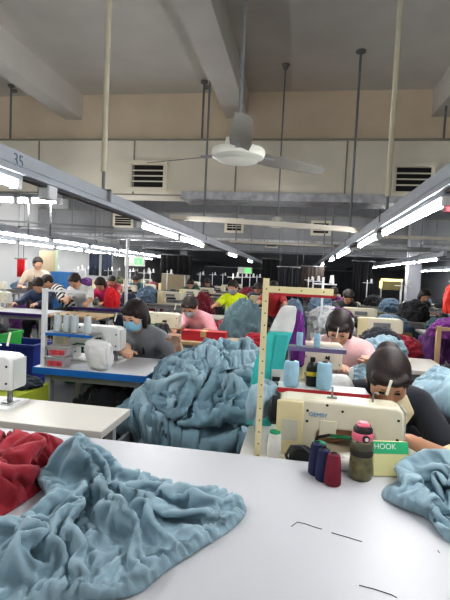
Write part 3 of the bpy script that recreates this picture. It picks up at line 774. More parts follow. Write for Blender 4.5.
# ================================================================== GARMENTS
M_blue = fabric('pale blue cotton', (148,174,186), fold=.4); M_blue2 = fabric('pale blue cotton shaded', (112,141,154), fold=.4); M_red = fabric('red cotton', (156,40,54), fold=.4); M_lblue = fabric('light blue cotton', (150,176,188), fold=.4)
def heap(poly, label, m, seed, name='garment_heap', cat='clothes', group=None, kind=None, **k):
    wr = k.pop('wr', (.005, .8)); me = crumple(poly, k.pop('z', .751), seed=seed, **k); wrinkle(me, wr[0], wr[1], seed)
    return cloth_obj(name, me, m, label, cat, group, kind)
heap([(-1.25,1.02),(-.98,.97),(-.78,.98),(-.72,1.14),(-.735,1.34),(-.79,1.47),(-.94,1.5),(-1.25,1.5)], 'crumpled red garment heap at the left of the white worktop', M_red, 4, rise=.095, bend=.7, grow=-.38, h=.0105, humps=((-.83,1.38,.08,.04),), wr=(.002, .7),
     folds=(([(-.765,1.459),(-.782,1.299),(-.883,1.243)], .05, .02), ([(-.75,1.25),(-.76,1.18),(-.796,1.122),(-.95,1.1)], .045, .018), ([(-.76,1.1),(-.85,1.03),(-.95,1.0)], .04, .018), ([(-.95,1.42),(-.9,1.33),(-1.1,1.2)], .04, .02)))
heap([(-1.02,.74),(-.55,.71),(-.438,.79),(-.30,.845),(-.245,.95),(-.16,1.09),(-.112,1.19),(-.118,1.27),(-.2,1.325),(-.33,1.335),(-.5,1.36),(-.6,1.4),(-.70,1.43),(-.765,1.37),(-.72,1.22),(-.655,1.12),(-.69,.99),(-1.02,.92)],
     'large crumpled pale blue garment heap nearest the camera on the white worktop', M_blue, 2, rise=.055, rnd=.03, bend=.7, grow=-.36, h=.0095, frames=30, humps=((-.66,1.31,.06,.05),(-.45,1.05,.12,.02)), wr=(.0022, .7),
     folds=(([(-.777,1.39),(-.638,1.285),(-.47,1.126),(-.389,1.039),(-.281,.921),(-.206,.816)], .06, .018), ([(-.73,1.372),(-.53,1.24),(-.391,1.167),(-.226,1.151),(-.126,1.14)], .05, .02), ([(-.465,1.234),(-.359,1.287),(-.181,1.202)], .045, .02),
            ([(-.441,1.059),(-.351,.986),(-.29,.882)], .05, .015), ([(-.56,1.03),(-.52,.9),(-.459,.808),(-.43,.74)], .05, .017), ([(-.6,1.2),(-.563,1.064),(-.49,.93),(-.405,.82),(-.34,.8)], .05, .016), ([(-.335,1.087),(-.249,.997),(-.187,.97)], .045, .016), ([(-.68,.95),(-.6,.88),(-.567,.8)], .045, .018), ([(-.85,.9),(-.75,.82),(-.7,.75)], .04, .02)))
heap([(.325,1.505),(.295,1.42),(.345,1.36),(.405,1.31),(.43,1.2),(.6,1.1),(.88,1.16),(.98,1.42),(.88,1.58),(.66,1.62),(.5,1.61),(.4,1.56)], 'crumpled pale blue garment heap at the right edge of the white worktop', M_blue, 9, rise=.12, bend=.7, grow=-.36, h=.0095, frames=30, humps=((.55,1.47,.1,.06),), wr=(.0022, .7),
     folds=(([(.44,1.56),(.37,1.46),(.335,1.38)], .045, .016), ([(.55,1.56),(.45,1.42),(.42,1.3)], .05, .016), ([(.31,1.42),(.4,1.38),(.5,1.36),(.62,1.3)], .05, .015), ([(.4,1.49),(.55,1.48),(.7,1.42)], .045, .018), ([(.5,1.2),(.58,1.32),(.7,1.4)], .05, .018)))
# low trolley with the big pale blue pile
t = thing('trolley', 'low grey trolley carrying the big pale blue pile', 'trolley', (-.43, 2.74, 0))
MB().bb(-.46, .42, -.56, .56, .30, .33).build('deck', M_wood, t)
MB().bb(-.45, -.43, -.62, .52, .3, .53).build('side_panel', plain('grey board', (120,124,126)), t); MB().bb(.40, .42, -.52, .52, .3, .5).build('side_panel', MATS['grey board'], t)
for x in (-.38, .35):
    for y in (-.46, .46):
        q = MB().cyl((x, y, .08), (x, y, .32), .018, n=10); l = q.build('leg', M_greym, t)
        MB().cyl((x-.012, y, .045), (x+.012, y, .045), .045, n=16).build('castor', M_black, l)
def dome(cx, cy, rx, ry, z0, hgt, pw=2.6, sh=.55):
    def fz(x, y):
        r = (abs((x-cx)/rx)**pw+abs((y-cy)/ry)**pw)**(1/pw)
        return z0+(hgt*(1-r**3)**sh if r < 1 else 0)
    return fz
dz = dome(-.43, 2.72, .50, .60, .33, .53, 2.5, .9)
def ring(cx, cy, rx, ry, n=14, s=0, j=.08, a=0):
    rr = random.Random(s); out = []
    for i in range(n):
        t_ = 2*PI*i/n; k = 1+rr.uniform(-j, j); x, y = math.cos(t_)*rx*k, math.sin(t_)*ry*k
        out.append((cx+x*math.cos(a)-y*math.sin(a), cy+x*math.sin(a)+y*math.cos(a)))
    return out
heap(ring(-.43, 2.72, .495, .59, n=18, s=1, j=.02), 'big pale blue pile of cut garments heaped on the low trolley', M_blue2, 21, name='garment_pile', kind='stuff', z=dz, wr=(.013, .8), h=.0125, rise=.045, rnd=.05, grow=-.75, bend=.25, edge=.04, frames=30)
dz2 = lambda x, y: dz(x, y)+.05
for k, (cx, cy, rx, ry, a, lb, m) in enumerate((
        (-.14, 2.38, .2, .2, .3, 'pale blue garment draped over the right front of the big pile', M_blue),
        (-.66, 2.40, .2, .19, -.4, 'pale blue garment hanging down the left front of the big pile', M_blue),
        (-.40, 2.62, .24, .15, .1, 'pale blue garment bunched across the top of the big pile', M_lblue),
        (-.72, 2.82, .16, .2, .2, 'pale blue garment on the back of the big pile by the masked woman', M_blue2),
        (-.2, 2.8, .17, .2, -.2, 'pale blue garment at the back right of the big pile', M_blue))):
    heap(ring(cx, cy, rx, ry, s=k+3, j=.16, a=a), lb, m, 30+k, name='garment', group='garments on the big pale blue pile', z=dz2, wr=(.009, .9), h=.011, rise=.035, rnd=.05, grow=-.8, bend=.3, edge=.05, frames=26)
# blue bundles by the main machine
heap(ring(-.12, 1.95, .06, .12, s=5, j=.1), 'pale blue cloth bundle between the steel post and the cream machine', M_blue, 41, z=dome(-.12, 1.95, .065, .13, .711, .19), h=.012, rise=.02, rnd=.03, grow=-.4, edge=.03, frames=22)
t = thing('bin', 'dark bin under the pale blue pile at the right behind the seated woman', 'bin', (1.02, 2.75, 0))
MB().bb(-.3, .3, -.3, .3, 0, .56).build('bin_body', plain('dark bin', (50,52,58)), t); MB().bb(-.31, .31, -.31, .31, .56, .59).build('bin_rim', plain('bin rim', (62,64,70)), t)
heap(ring(1.02, 2.75, .31, .31, s=6, j=.03), 'smooth pale blue garment pile at the right edge behind the seated woman', M_lblue, 43, z=dome(1.02, 2.75, .315, .315, .59, .30), h=.016, rise=.03, rnd=.04, grow=-.3, edge=.06, frames=24)
# ================================================================== MIDDLE GROUND, LEFT
M_bedge = plain('blue edge band', (20,104,176)); M_tee = fabric('grey tee', (120,124,128)); M_pmask = mat('pale blue mask', (150,200,226), rough=.8, var=.04)
lump_cache = {}
def lump_mesh(kind):
    if kind in lump_cache: return lump_cache[kind]
    bm = bmesh.new(); bmesh.ops.create_icosphere(bm, subdivisions=5, radius=1)
    sd = Vector((kind*7.3, kind*3.1, kind*1.7))
    for v in bm.verts:
        p = v.co.copy(); w = noise.noise_vector(p*1.3+sd)*.6
        a = 1-abs(noise.noise(p*2.2+w+sd)); b = 1-abs(noise.noise(Vector((p.x*5, p.y*5, p.z*2.5))+w*2+sd)); c = 1-abs(noise.noise(p*11+w*3+sd))
        v.co = p*(.66+.22*a*a+.16*b*b+.06*c*c+.1*noise.noise(p*1.1+sd))
        v.co.z = max(v.co.z, -.45)+.45
    me = bpy.data.meshes.new('heap'); bm.to_mesh(me); bm.free()
    me.polygons.foreach_set('use_smooth', [True]*len(me.polygons)); me.materials.append(M_blue); lump_cache[kind] = me
    return me
def lump(label, loc, size, m, kind=0, rz=0, name='garment_heap', cat='clothes', group=None):
    """size = full width, depth, height; loc = centre of its underside"""
    me = lump_mesh(kind)
    o = bpy.data.objects.new(name, me); C.objects.link(o)
    o.material_slots[0].link = 'OBJECT'; o.material_slots[0].material = m
    o.location = loc; o.rotation_euler = (0, 0, rz); o.scale = (size[0]/1.85, size[1]/1.85, size[2]/1.36)
    return tag(o, label, cat, group)
def crate(label, loc, w, d, h, m, rz=0, name='plastic_crate', cat='crate'):
    t = thing(name, label, cat, loc, rz); k = .012
    q = MB().bb(-w/2, w/2, -d/2, d/2, 0, k); q.bb(-w/2, w/2, -d/2, -d/2+k, k, h); q.bb(-w/2, w/2, d/2-k, d/2, k, h); q.bb(-w/2, -w/2+k, -d/2+k, d/2-k, k, h); q.bb(w/2-k, w/2, -d/2+k, d/2-k, k, h)
    q.build('crate_body', m, t)
    r = MB(); e = .015
    r.bb(-w/2-e, w/2+e, -d/2-e, -d/2, h-.03, h); r.bb(-w/2-e, w/2+e, d/2, d/2+e, h-.03, h); r.bb(-w/2-e, -w/2, -d/2, d/2, h-.03, h); r.bb(w/2, w/2+e, -d/2, d/2, h-.03, h)
    r.build('rim', m, t)
    b = MB(); n_ = max(3, int(w/.08))
    for i in range(n_+1):
        x = -w/2+i*w/n_; b.bb(x-.006, x+.006, -d/2-.008, -d/2, .02, h-.03)
    b.build('ribs', m, t)
    return t
def carton(label, loc, w, d, h, m, rz=0, name='carton'):
    t = thing(name, label, 'box', loc, rz)
    MB().bb(-w/2, w/2, -d/2, d/2, 0, h).build('box_body', m, t, bevel=.004)
    q = MB().bb(-.03, .03, -d/2-.0015, d/2+.0015, h-.06, h+.0015); q.build('tape', plain('packing tape', (186,160,110)), t)
    return t
table('white sewing table with bright blue front edge, left of the blue pile', (-1.28, 2.94, 0), 0, .76, .56, .76, M_ttop, M_bedge)
machine('white sewing machine on the blue-edged table before the masked woman', (-1.43, 3.0, .761), PI, M_machw)
person('woman with pale blue face mask and grey tee by the blue pile', (0, 0, 0), PI-.45, lean=24, head_pitch=26, head_yaw=-8, head_at=(-1.22, 3.3, 1.06), hands_w=((-.8, 3.0, .93), (-1.16, 3.0, .84)), hair='bob', shirt=M_tee, sleeve=.7, trousers=M_pants, mask=M_pmask, apron=fabric('black apron', (26,26,30)), h=.01, elbow_out=.9, skin=SKIN2)
# thread rack on the left corner of the blue-edged table
t = thing('thread_rack', 'white post and crossbar on the corner of the blue-edged table', 'frame', (-1.615, 2.7, .76))
MB().bb(-.014, .014, -.014, .014, 0, .51).build('post', M_whitem, t); MB().bb(0, .29, -.008, .008, .49, .505).build('crossbar', M_whitem, t)
q = MB().bb(-.02, .33, -.012, .012, .205, .222); q.build('brace', M_bedge, t); MB().bb(-.02, .33, .012, .15, .21, .222).build('shelf', M_greym, t)
MB().bb(.31, .33, -.008, .008, .0, .222).build('post', M_whitem, t)
M_gth = thr('pale grey thread', (196,204,206))
for k, (x, y, lb) in enumerate(((-1.56, 2.77, 'grey-white thread cone, leftmost on the blue-braced rack'), (-1.5, 2.78, 'grey-white thread cone, second from left on the blue-braced rack'), (-1.44, 2.77, 'grey-white thread cone, third from left on the blue-braced rack'), (-1.35, 2.77, 'grey-white thread cone, rightmost on the blue-braced rack'))):
    cone(lb, (x, y, .982), M_gth, .12, .026, .02)
# packets, bag and papers on the blue-edged table
M_clear = mat('clear plastic', (230,230,232), rough=.2, trans=.55, var=.03); M_rpk = mat('red trimmings', (190,70,80), var=.5, scale=60, rough=.6)
for k, (z, lb) in enumerate(((.7605, 'lower clear plastic tub of red trimmings on the blue-edged table'), (.832, 'upper clear plastic tub of red trimmings, stacked on the other'))):
    t = thing('plastic_tub', lb, 'tub', (-1.52+.01*k, 2.72, z), .1*k)
    MB().prism([(-.055, 0), (.055, 0), (.07, .062), (-.07, .062)], -.05, .05).build('tub_wall', M_clear, t, bevel=.006)
    MB().bb(-.05, .05, -.0515, .045, .012, .045).build('trimmings', M_rpk, t); MB().bb(-.075, .075, -.055, .055, .06, .067).build('lid', M_clear, t, bevel=.003)
tag(MB().box((-1.36, 2.72, .767), (.12, .09, .01), Matrix.Rotation(.3, 3, 'Z')).build('paper_stack', plain('paper', (214,216,222))), 'small stack of white papers between the tubs and the bag', 'paper')
M_bag = mat('white plastic film', (228,228,226), rough=.3, var=.05, bump=.3, bscale=30, trans=.1)
def bag(label, loc, w, d, h, rz=0, lean=0):
    t = thing('plastic_bag', label, 'bag', loc, rz)
    bm = bmesh.new(); bmesh.ops.create_icosphere(bm, subdivisions=4, radius=1); sd = Vector((loc[0]*5, loc[1], 3))
    for v in bm.verts:
        p = v.co; sq = Vector((math.copysign(abs(p.x)**.6, p.x), math.copysign(abs(p.y)**.7, p.y), math.copysign(abs(p.z)**.6, p.z)))
        wdt = .85+.15*sq.z if sq.z < .5 else .92
        r = 1+.2*(1-abs(noise.noise(p*2.6+sd)))**4-.1+.1*math.exp(-(noise.noise(Vector((p.x*5, p.y*5, p.z*1.5))+sd)/.12)**2)
        v.co = Vector((sq.x*w/2*wdt*r+lean*(sq.z+1), sq.y*d/2*r*(1-.35*max(0, sq.z)), (sq.z+1)*h/2))
    me = bpy.data.meshes.new('bag_body'); bm.to_mesh(me); bm.free(); mesh_obj('bag_body', me, M_bag, t, True)
    q = MB()
    for s in (-1, 1): q.prism([(s*w*.42+lean*2, h*.93), (s*w*.25+lean*2, h*.9), (s*w*.30+lean*2, h*1.12), (s*w*.40+lean*2, h*1.14)], -.008, .008)
    q.build('bag_handle', M_bag, t)
    return t
bag('white plastic bag leaning on the blue-edged table', (-1.215, 2.7, .7605), .2, .09, .2, lean=-.014)
bag('white plastic bag behind the cream machine, left of the bowed woman', (.215, 2.12, .711), .15, .1, .27)
t = carton('lime green carton under the corner of the blue-edged table', (-1.76, 2.36, 0), .5, .46, .68, plain('lime cloth', (168,178,58), rough=.8))
lump('dark folded garments on top of the lime green carton', (-1.68, 2.46, .68), (.36, .22, .07), fabric('dark teal cloth', (36,46,56)), 2)
lump('added black lump that darkens the space under the blue-edged table', (-1.25, 2.82, 0), (.6, .3, .6), fabric('black cloth', (24,25,30)), 1)  # lump added to darken the gap below the tabletop, stands in for shade
M_cbl = plain('blue crate plastic', (32,50,128)); M_cgr = plain('green basket plastic', (40,150,60)); M_cred = plain('red basket plastic', (186,44,56))
crate('blue plastic crate, bottom of the stack left of the white post', (-2.62, 4.0, 0), .46, .36, .34, M_cbl)
crate('blue plastic crate, top of the stack left of the white post', (-2.62, 4.0, .341), .46, .36, .33, M_cbl)
crate('blue plastic crate under the green basket', (-3.13, 4.05, 0), .46, .36, .61, M_cbl)
crate('green plastic basket on a blue crate at the left edge', (-2.98, 3.98, .612), .5, .34, .14, M_cgr, name='plastic_basket', cat='basket')
lump('black cloth heaped in the green basket', (-2.98, 3.98, .64), (.44, .28, .2), fabric('black cloth', (24,25,30)), 0)
# purple-edged table with navy worker, and his neighbours
M_pedge = plain('purple edge band', (70,40,110))
table('white table with purple edge in front of the worker in navy', (-4.05, 5.95, 0), 0, 1.3, .62, .75, M_ttop, M_pedge)
machine('cream sewing machine on the purple-edged table at the left edge', (-4.42, 6.05, .751), PI, M_mach)
person('worker in navy top bent over the purple-edged table', (0, 0, 0), PI+.1, lean=26, head_pitch=40, head_yaw=-15, head_at=(-4.07, 6.6, 1.09), hands_w=((-3.85, 6.1, .80), (-4.2, 6.1, .80)), hair='short', shirt=fabric('navy top', (44,58,88)), long_sleeve=True, sleeve=1, trousers=M_pants, h=.013, skin=SKIN2)
table('wood-topped sewing table before the worker in white', (-3.0, 5.95, 0), 0, .74, .6, .75, M_wood)
person('worker in white tee leaning over the wood-topped table', (0, 0, 0), PI-.1, lean=28, head_pitch=38, head_yaw=10, head_at=(-3.58, 6.85, 1.18), hands_w=((-3.1, 6.3, .80), (-3.45, 6.3, .82)), hair='short', shirt=fabric('white tee', (222,222,220)), sleeve=.8, trousers=M_pants, h=.013)
M_str = bpy.data.materials.new('zebra stripes'); M_str.use_nodes = True
nt = M_str.node_tree; wv = nt.nodes.new('ShaderNodeTexWave'); wv.inputs['Scale'].default_value = 4.5; wv.inputs['Distortion'].default_value = 3.5; wv.inputs['Detail'].default_value = 1; wv.bands_direction = 'DIAGONAL'
tc = nt.nodes.new('ShaderNodeTexCoord'); rp = nt.nodes.new('ShaderNodeValToRGB'); rp.color_ramp.interpolation = 'CONSTANT'; rp.color_ramp.elements[1].position = .5
rp.color_ramp.elements[0].color = (.012, .012, .014, 1); rp.color_ramp.elements[1].color = (.72, .72, .7, 1)
nt.links.new(tc.outputs['Object'], wv.inputs['Vector']); nt.links.new(wv.outputs['Fac'], rp.inputs['Fac']); nt.links.new(rp.outputs['Color'], nt.nodes['Principled BSDF'].inputs['Base Color']); nt.nodes['Principled BSDF'].inputs['Roughness'].default_value = .85
person('worker in black and white zebra-striped shirt behind the one in navy', (0, 0, 0), PI-.9, lean=40, head_pitch=40, head_at=(-4.45, 7.5, 1.16), hands_w=((-3.9, 7.1, .85), (-4.3, 7.0, .85)), hair='short', shirt=M_str, sleeve=.9, trousers=M_pants, h=.014)
person('standing woman in beige top and dark apron at the far left', (-4.62, 7.95, 0), PI/2+2.4, lean=6, head_pitch=14, stand=True, head_at=(-4.92, 7.95, 1.44), hands_w=((-4.72, 7.65, 1.0), (-5.0, 7.6, 1.0)), hair='bun', shirt=fabric('beige top', (206,190,172)), sleeve=.7, trousers=M_pants, apron=fabric('brown apron', (92,78,66)), h=.013, skin=SKIN2)
person('woman in magenta top with lowered head by the red cloth', (0, 0, 0), PI-.2, lean=30, head_pitch=42, head_at=(-3.55, 7.75, 1.12), hands_w=((-3.3, 7.3, .8), (-3.7, 7.3, .8)), hair='bob', shirt=fabric('magenta top', (190,40,96)), sleeve=.8, trousers=M_pants, h=.014)
table('dark-topped table with purple edge beneath the magenta worker', (-3.2, 7.25, 0), 0, 1.1, .5, .75, plain('dark laminate', (70,66,72)), M_pedge)
lump('bright red cloth beside the magenta worker', (-3.14, 7.35, .75), (.27, .25, .33), fabric('bright red cloth', (220,40,52)), 3)
crate('red plastic basket on a green one, below the dark-topped table', (-2.55, 5.2, .46), .34, .3, .15, M_cred, name='plastic_basket', cat='basket')
crate('green plastic basket under the red one', (-2.55, 5.2, 0), .36, .32, .455, plain('dark green plastic', (24,80,50)), name='plastic_basket', cat='basket')
# ================================================================== MIDDLE GROUND, CENTRE
M_pink = fabric('pink blouse', (222,160,168))
table('wood-topped sewing table behind the big blue pile', (-1.12, 4.62, 0), 0, 1.1, .5, .72, M_wood)
machine('cream sewing machine on the wood-topped table behind the blue pile', (-1.46, 4.68, .721), PI, M_mach)
person('woman in pink blouse and grey mask behind the long red box', (0, 0, 0), PI-.5, lean=34, head_pitch=40, head_yaw=-20, head_at=(-1.2, 5.02, 1.02), hands_w=((-.9, 4.7, .79), (-1.28, 4.62, .78)), hair='short', shirt=M_pink, sleeve=.8, trousers=M_pants, mask=fabric('grey mask', (150,158,168)), h=.012, skin=SKIN)
carton('long red cardboard box on the wood-topped table', (-.92, 4.55, .721), .46, .16, .1, plain('red card', (178,40,50)), name='long_box')
crate('navy crate of red bundles left of the steel post', (-.94, 5.9, 0), .52, .4, .55, plain('navy crate plastic', (34,36,92)))
for k, (x, y, z, lb) in enumerate(((-1.2, 5.75, .52, 'red garment bundle at the left on the navy crate'), (-.92, 5.85, .54, 'red garment bundle in the middle of the navy crate'), (-.7, 5.95, .53, 'red garment bundle at the right of the navy crate'))):
    lump(lb, (x, y, z), (.3, .3, .26), fabric('deep red cloth', (158,26,46)), k, k*1.3, name='garment_bundle')
lump('grey-teal garment heap piled high left of the steel post', (-.62, 5.3, .35), (.6, .5, .72), fabric('grey teal cloth', (92,116,122)), 1, .4)
crate('navy crate right of the grey-teal heap', (-.42, 4.9, 0), .36, .34, .62, MATS['navy crate plastic'])
lump('red garment bundle on the navy crate by the steel post', (-.42, 4.9, .6), (.34, .3, .18), fabric('deep red cloth', (158,26,46)), 2)
t = crate('green and red tray behind the big blue pile', (-.45, 4.4, 0), .34, .3, .585, plain('leaf green plastic', (84,150,70)))
tag(MB().bb(-.06, .06, -.03, .03, 0, .07).build('small_box', plain('yellow card', (236,200,40)), bevel=.003), 'small yellow box standing on the big blue pile behind', 'box').location = (-.36, 3.12, .70)
person('man in fluorescent yellow vest and mask far behind the blue pile', (0, 0, 0), PI-.15, lean=14, head_pitch=22, head_at=(-1.07, 7.5, 1.19), hands_w=((-.75, 7.1, .95), (-1.3, 7.1, .9)), hair='short', shirt=fabric('fluorescent yellow', (214,230,30)), sleeve=.85, trousers=M_pants, mask=MATS['grey mask'], h=.014)
person('worker in red top standing behind the grey-teal heap', (0, 0, 0), PI, lean=20, head_pitch=30, head_at=(-.45, 8.6, 1.2), hands_w=((-.2, 8.2, .9), (-.7, 8.2, .9)), hair='short', shirt=fabric('red top', (176,50,56)), sleeve=.8, trousers=M_pants, h=.015)
table('sewing table in front of the man in the yellow vest', (-1.1, 7.0, 0), 0, 1.0, .5, .74, M_ltop)
# teal garment leaning behind the steel post
t = thing('teal_garment', 'turquoise and white folded garment standing behind the steel post', 'clothes', (-.085, 2.1, .711))
def strip(pts, wid, th, y=0):
    q = MB(); vs = []
    for (x, z), w_ in zip(pts, wid):
        for s in (-1, 1):
            for d_ in (-th/2, th/2): vs.append((x+s*w_/2, y+d_+.01*math.sin(z*17+s), z))
    fs = []
    for i in range(len(pts)-1):
        b = i*4; c = b+4; fs += [(b, b+2, c+2, c), (b+1, c+1, c+3, b+3), (b, c, c+1, b+1), (b+2, b+3, c+3, c+2)]
    fs += [(0, 1, 3, 2), (len(vs)-4, len(vs)-2, len(vs)-1, len(vs)-3)]
    return q.add(vs, fs, True)
pt = [(-.062, 0), (-.055, .1), (-.045, .2), (-.028, .3), (0, .4), (.02, .45)]
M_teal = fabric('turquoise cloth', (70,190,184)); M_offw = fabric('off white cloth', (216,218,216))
strip(pt, [.12, .125, .13, .13, .12, .11], .02).build('body_panel', M_teal, t, bevel=.004)
strip([(.02, .45), (.035, .5), (.05, .56), (.056, .575)], [.11, .1, .075, .05], .02).build('collar_panel', M_offw, t, bevel=.004)
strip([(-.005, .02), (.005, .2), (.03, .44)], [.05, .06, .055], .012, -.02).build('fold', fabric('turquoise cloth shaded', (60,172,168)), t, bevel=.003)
strip([(.01, .18), (.02, .28)], [.05, .06], .004, -.03).build('care_label', plain('printed label', (212,210,206)), t)
q = MB()
for k, (a, b) in enumerate(((.2, .215), (.225, .245), (.255, .262))): q.bb(-.008+k*.002, .032, -.0335, -.0325, a, b)
q.build('label_print', M_dark, t)
q = MB().prism([(-.045, .30), (-.03, .302), (-.037, .318)], -.0125, -.0108); q.build('emblem', plain('teal print', (40,120,124)), t)
# overlock station behind
table('sewing table carrying the overlock machine behind the large cones', (.27, 2.9, 0), 0, .62, .4, .76, M_ltop)
t = machine('cream overlock machine behind the small blue cones', (.16, 2.92, .761), PI, plain('pinkish enamel', (226,214,196))); t.scale = (.6, .75, 1.0)
t = thing('thread_stand', 'grey ledge with two small blue cones behind the large ones', 'thread stand', (.125, 2.66, .76))
MB().bb(-.17, .17, -.05, .05, .245, .257).build('ledge', M_greym, t); MB().bb(-.17, .17, -.053, -.05, .235, .259).build('lip', plain('violet lip', (112,100,136)), t)
q = MB(); q.cyl((-.15, .04, 0), (-.15, .04, .245), .008, n=8); q.build('support_rod', M_steel, t)
cone('small blue thread cone, left one on the grey ledge', (.03, 2.65, 1.018), M_tblue, .085, .019, .016)
cone('small blue thread cone, right one on the grey ledge', (.13, 2.65, 1.018), M_tblue, .085, .019, .016)
lump('purple cloth hanging beside the turquoise garment', (.02, 2.85, .86), (.1, .1, .32), fabric('purple cloth', (112,44,128)), 1)
lump('pale blue garment in front of the woman in pink', (.46, 2.95, .76), (.22, .24, .12), M_blue, 2)
person('woman in pink blouse with long black hair, behind the bowed woman', (0, 0, 0), PI-.35, lean=22, head_pitch=42, head_yaw=-10, head_at=(.31, 3.28, 1.07), hands_w=((.5, 2.98, .88), (.28, 3.0, .84)), hair='bob', shirt=fabric('pale pink blouse', (226,186,186)), sleeve=.75, trousers=M_pants, h=.01, skin=SKIN2)
lump('white fabric scrap under the arm of the cream machine', (.235, 1.7, .711), (.16, .12, .055), fabric('white scrap', (222,220,214)), 2, name='fabric_scrap', cat='cloth')
# ================================================================== BACKGROUND ROWS
CLOTHS = [('black', (26,26,30)), ('charcoal', (52,54,60)), ('grey-blue', (104,126,146)), ('plum', (84,40,96)), ('maroon', (118,30,46)), ('dark teal', (30,72,78)), ('navy', (32,40,66)), ('pale grey', (166,168,170)), ('pink', (214,128,140)), ('olive', (86,88,64))]
CM = {n: fabric(n+' heap cloth', c) for n, c in CLOTHS}
far_t = None; far_m = None; far_s = None
def far_station(X, Y, k, row, rot=PI, w_machine=True, post=True):
    global far_t, far_m, far_s
    lt = 'worn sewing table, %s from the front in the %s' % (k, row); lm = 'small cream sewing machine on the %s table of the %s' % (k, row)
    if far_t is None: far_t = table(lt, (X, Y, 0), 0, 1.15, .56, .75, mat('worn laminate', (138,134,128), rough=.45, var=.12, scale=4))
    else: dup(far_t, (X, Y, 0), 0, lt)
    if w_machine:
        if far_m is None: far_m = machine(lm, (X+.2, Y, .751), rot, M_mach, detail=None)
        else: dup(far_m, (X+.2, Y, .751), rot, lm)
    if post:
        ls = 'thin white thread post clamped to the %s table of the %s' % (k, row)
        if far_s is None:
            far_s = thing('thread_post', ls, 'thread stand', (X-.45, Y+.2, .75))
            MB().cyl((0, 0, 0), (0, 0, .68), .014, n=8).build('post', M_whitem, far_s); MB().bar((-.12, 0, .6), (.16, 0, .6), .022, .016).build('thread_arm', M_whitem, far_s)
            q = MB().lathe([(.0, 0), (.03, 0), (.03, .02), (.02, .1), (.0, .1)], (.1, 0, .61), 10); q.build('thread_cone', M_twhite, far_s)
        else: dup(far_s, (X-.45, Y+.2, .75), 0, ls)
rows = [('outer left row', -6.9, [9.2, 10.9, 12.6, 14.6, 17.4, 19.5]), ('left aisle row', -4.6, [9.6, 11.3, 12.9, 14.8, 17.0, 19.2]), ('inner left row', -2.75, [8.9, 10.6, 12.4, 14.4, 16.6, 19]),
        ('centre row', -.9, [9.2, 10.8, 12.6, 14.8, 17.2]), ('row under the right rail', .75, [5.3, 7.0, 8.8, 10.6, 12.8, 15]), ('inner right row', 2.3, [4.9, 6.6, 8.3, 10.2, 12.4]), ('outer right row', 4.3, [7.2, 9.0, 11.0, 13.0, 15.4])]
rr = random.Random(11)
for row, X, ys in rows:
    for i, Y in enumerate(ys):
        k = ORD[i]
        far_station(X, Y, k, row, PI if X < 1 else 0, w_machine=(X < 2 or i % 2 == 1), post=(i % 2 == 0 or X < 0))
        used = set()
        for j in range(2 if Y < 13 else 1):
            cn = rr.choice([c for c in (('black', 'charcoal', 'plum', 'navy', 'dark teal', 'black', 'grey-blue') if X > 2 else [q for q, _ in CLOTHS]) if c not in used]); used.add(cn)
            big = j == 0
            s = (.55, .42, rr.uniform(.2, .36)) if big else (.4, .4, rr.uniform(.5, .95))
            if big: lump('%s garment heap on the %s table of the %s' % (cn, k, row), (X-.28, Y, .75), s, CM[cn], rr.randrange(4), rr.uniform(0, 3))
            else: lump('%s garment pile beside the %s table of the %s' % (cn, k, row), (X+.85, Y+.1, 0), (.6, .6, s[2]), CM[cn], rr.randrange(4), rr.uniform(0, 3), name='garment_pile')
# seated workers of the rear rows: two bodies, recoloured copies
wp, _ = person('rear worker in dark green top, second table of the inner left row', (0, 0, 0), PI, lean=26, head_pitch=38, head_at=(-2.7, 11.2, 1.12), hands_w=((-2.45, 10.75, .82), (-2.9, 10.75, .82)), hair='pony', shirt=fabric('dark green top', (34,74,66)), sleeve=.8, trousers=M_pants, h=.016)
hz = wp.location.z
for X, Y, c, nm, d in ((-4.55, 10.3, (150,60,70), 'rose', 'first table of the left aisle row'), (-6.85, 11.6, (40,44,60), 'midnight blue', 'second table of the outer left row'), (-2.7, 13.1, (36,36,40), 'black', 'third table of the inner left row'), (-.85, 9.9, (60,62,70), 'charcoal', 'first table of the centre row'),
                       (.8, 7.7, (40,40,48), 'black', 'second table of the row under the right rail'), (.8, 9.5, (120,60,120), 'violet', 'third table of the row under the right rail'), (-4.55, 12.0, (54,88,98), 'teal', 'second table of the left aisle row'), (-.85, 11.5, (170,90,80), 'coral', 'second table of the centre row')):
    dup(wp, (X, Y+.5, 0), PI+rr.uniform(-.3, .3), 'rear worker in %s top at the %s' % (nm, d), recolor={'shirt': fabric(nm+' worker top', c)})
person('worker in dark top facing the front in the middle of the right side', (0, 0, 0), PI+.4, lean=22, head_pitch=28, head_at=(2.35, 8.9, 1.18), hands_w=((2.1, 8.45, .85), (2.5, 8.4, .85)), hair='bob', shirt=fabric('black worker top', (40,40,48)), sleeve=.8, trousers=M_pants, h=.015)
# ------------------------------------------------------------------ right side heaps and frames
carton('brown carton under the grey-blue heap, right of the centre', (1.22, 6.1, 0), .46, .4, .78, plain('brown card', (128,100,70)))
lump('grey-blue garment heap on the brown carton', (1.22, 6.1, .78), (.46, .42, .2), CM['grey-blue'], 0)
table('sewing table with pale blue heap behind the bowed woman', (.84, 3.95, 0), 0, .76, .6, .74, M_ltop)
lump('pale blue garment heap on the table behind the bowed woman', (.72, 3.8, .74), (.46, .34, .22), M_blue, 1, .8)
lump('charcoal garment heap beside the red one, behind the bowed woman', (.74, 4.12, .74), (.42, .26, .26), CM['charcoal'], 2, .3)
carton('brown carton under the maroon heap', (.98, 4.55, 0), .42, .36, .70, MATS['brown card'])
lump('smooth maroon garment heap, right of the pink blouse', (.96, 4.55, .70), (.5, .4, .22), fabric('bright maroon', (150,34,54)), 3)
lump('purple garment heap left of the dark curtain foot', (.62, 6.6, .8), (.35, .3, .2), fabric('bright purple', (110,44,118)), 2)
